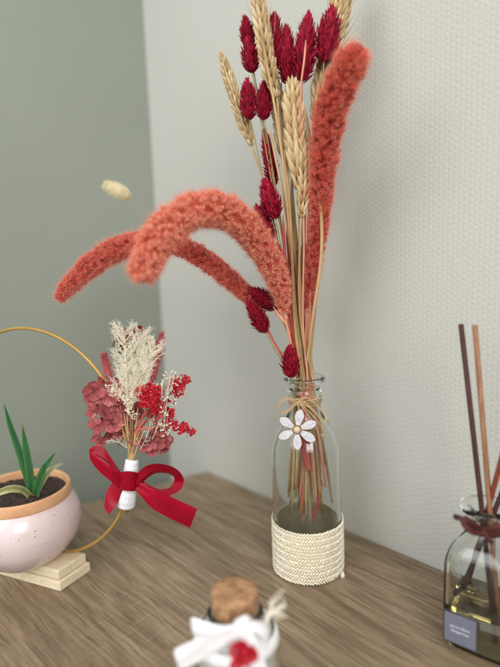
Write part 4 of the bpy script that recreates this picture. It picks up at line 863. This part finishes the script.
# reeds
DY = DC[1]
def reed(label, a, bb, mat, r=.0021):
    A_ = np.array(a); B_ = np.array(bb); b = MB(); L_ = np.linalg.norm(A_-B_); d = (B_-A_)/L_
    b.tube([A_, A_+d*.0006, A_+d*L_*.5, B_], [r*.86, r, r, r], 14, .5)
    o = b.build('reed_stick', mat); 
    return tag(o, label, 'reed stick', 'reed sticks in the diffuser')
nk = lambda dx, dy: DC+np.array([dx, dy, .112])
def through(top, n_, zbot):
    """extend the line top -> neck point down to height zbot"""
    top = np.array(top); k = (zbot-top[2])/(n_[2]-top[2]); return top+(n_-top)*k
for lab_, tp, nn_, zb, mt in (
    ('dark brown reed stick, leftmost of the upright ones', P(461, 324, .412), nk(-.0045, -.001), .0105, 'reeddark'),
    ('light tan reed stick standing upright beside the dark one', P(475, 325, .404), nk(.0010, -.003), .0105, 'reedlight'),
    ('reddish reed stick leaning right out of the picture', P(509, 432, .372), nk(.0012, .0025), .013, 'reedred'),
    ('dark brown reed stick leaning right beside the reddish one', P(524, 440, .378), nk(.0050, -.0005), .016, 'reeddark')):
    reed(lab_, tp, through(tp, nn_, zb), mt)

# ------------------------------------------------------------ light
W0 = bpy.data.worlds.new('World'); SC.world = W0; W0.use_nodes = True; nt = W0.node_tree; bg = nt.nodes['Background']
tc = nt.nodes.new('ShaderNodeTexCoord'); sp_ = nt.nodes.new('ShaderNodeSeparateXYZ'); rp = nt.nodes.new('ShaderNodeValToRGB')
nt.links.new(tc.outputs['Generated'], sp_.inputs[0]); mr = nt.nodes.new('ShaderNodeMapRange'); mr.inputs[1].default_value = -1; mr.inputs[2].default_value = 1
nt.links.new(sp_.outputs[2], mr.inputs[0]); nt.links.new(mr.outputs[0], rp.inputs[0]); e = rp.color_ramp.elements; e[0].color = (.22, .21, .19, 1); e[1].color = (1, 1, 1, 1); e[0].position = .25; e[1].position = .8
nt.links.new(rp.outputs[0], bg.inputs[0]); bg.inputs[1].default_value = .76
def area(name, loc, target, sx, sy, power, col):
    l = bpy.data.lights.new(name, 'AREA'); l.shape = 'RECTANGLE'; l.size = sx; l.size_y = sy; l.energy = power; l.color = col
    o = bpy.data.objects.new(name, l); COL.objects.link(o); o.location = loc; o.rotation_euler = (Vector(target)-Vector(loc)).to_track_quat('-Z', 'Y').to_euler(); return o
area('window_light', (.35, -1.35, 1.15), (.0, .5, .1), .9, 1.2, 30, (1, .985, .95))
area('left_window_light', (-1.25, -.75, 1.25), (.0, .6, .15), 1.5, 1.4, 27, (.98, 1, .985))

# ------------------------------------------------------------ camera
cam = bpy.data.cameras.new('camera'); co_ = bpy.data.objects.new('camera', cam); COL.objects.link(co_); SC.camera = co_
from mathutils import Matrix
mw = Matrix(((Rv[0], Uv[0], -Fv[0], O[0]), (Rv[1], Uv[1], -Fv[1], O[1]), (Rv[2], Uv[2], -Fv[2], O[2]), (0, 0, 0, 1))); co_.matrix_world = mw
cam.sensor_fit = 'VERTICAL'; cam.sensor_height = 24; cam.lens = 24*Fpx/667; cam.clip_start = .01; cam.clip_end = 50
cam.dof.use_dof = True; cam.dof.focus_distance = .485; cam.dof.aperture_fstop = cam.lens/1000/.0130
SC.view_settings.view_transform = 'Standard'; SC.view_settings.look = 'None'; SC.view_settings.exposure = -.06; SC.view_settings.gamma = 1
SC.render.engine = 'CYCLES'; c_ = SC.cycles; c_.use_denoising = True; c_.max_bounces = 14; c_.transmission_bounces = 14; c_.glossy_bounces = 6; c_.diffuse_bounces = 4; c_.transparent_max_bounces = 16; c_.sample_clamp_indirect = 12; c_.caustics_reflective = True; c_.caustics_refractive = True
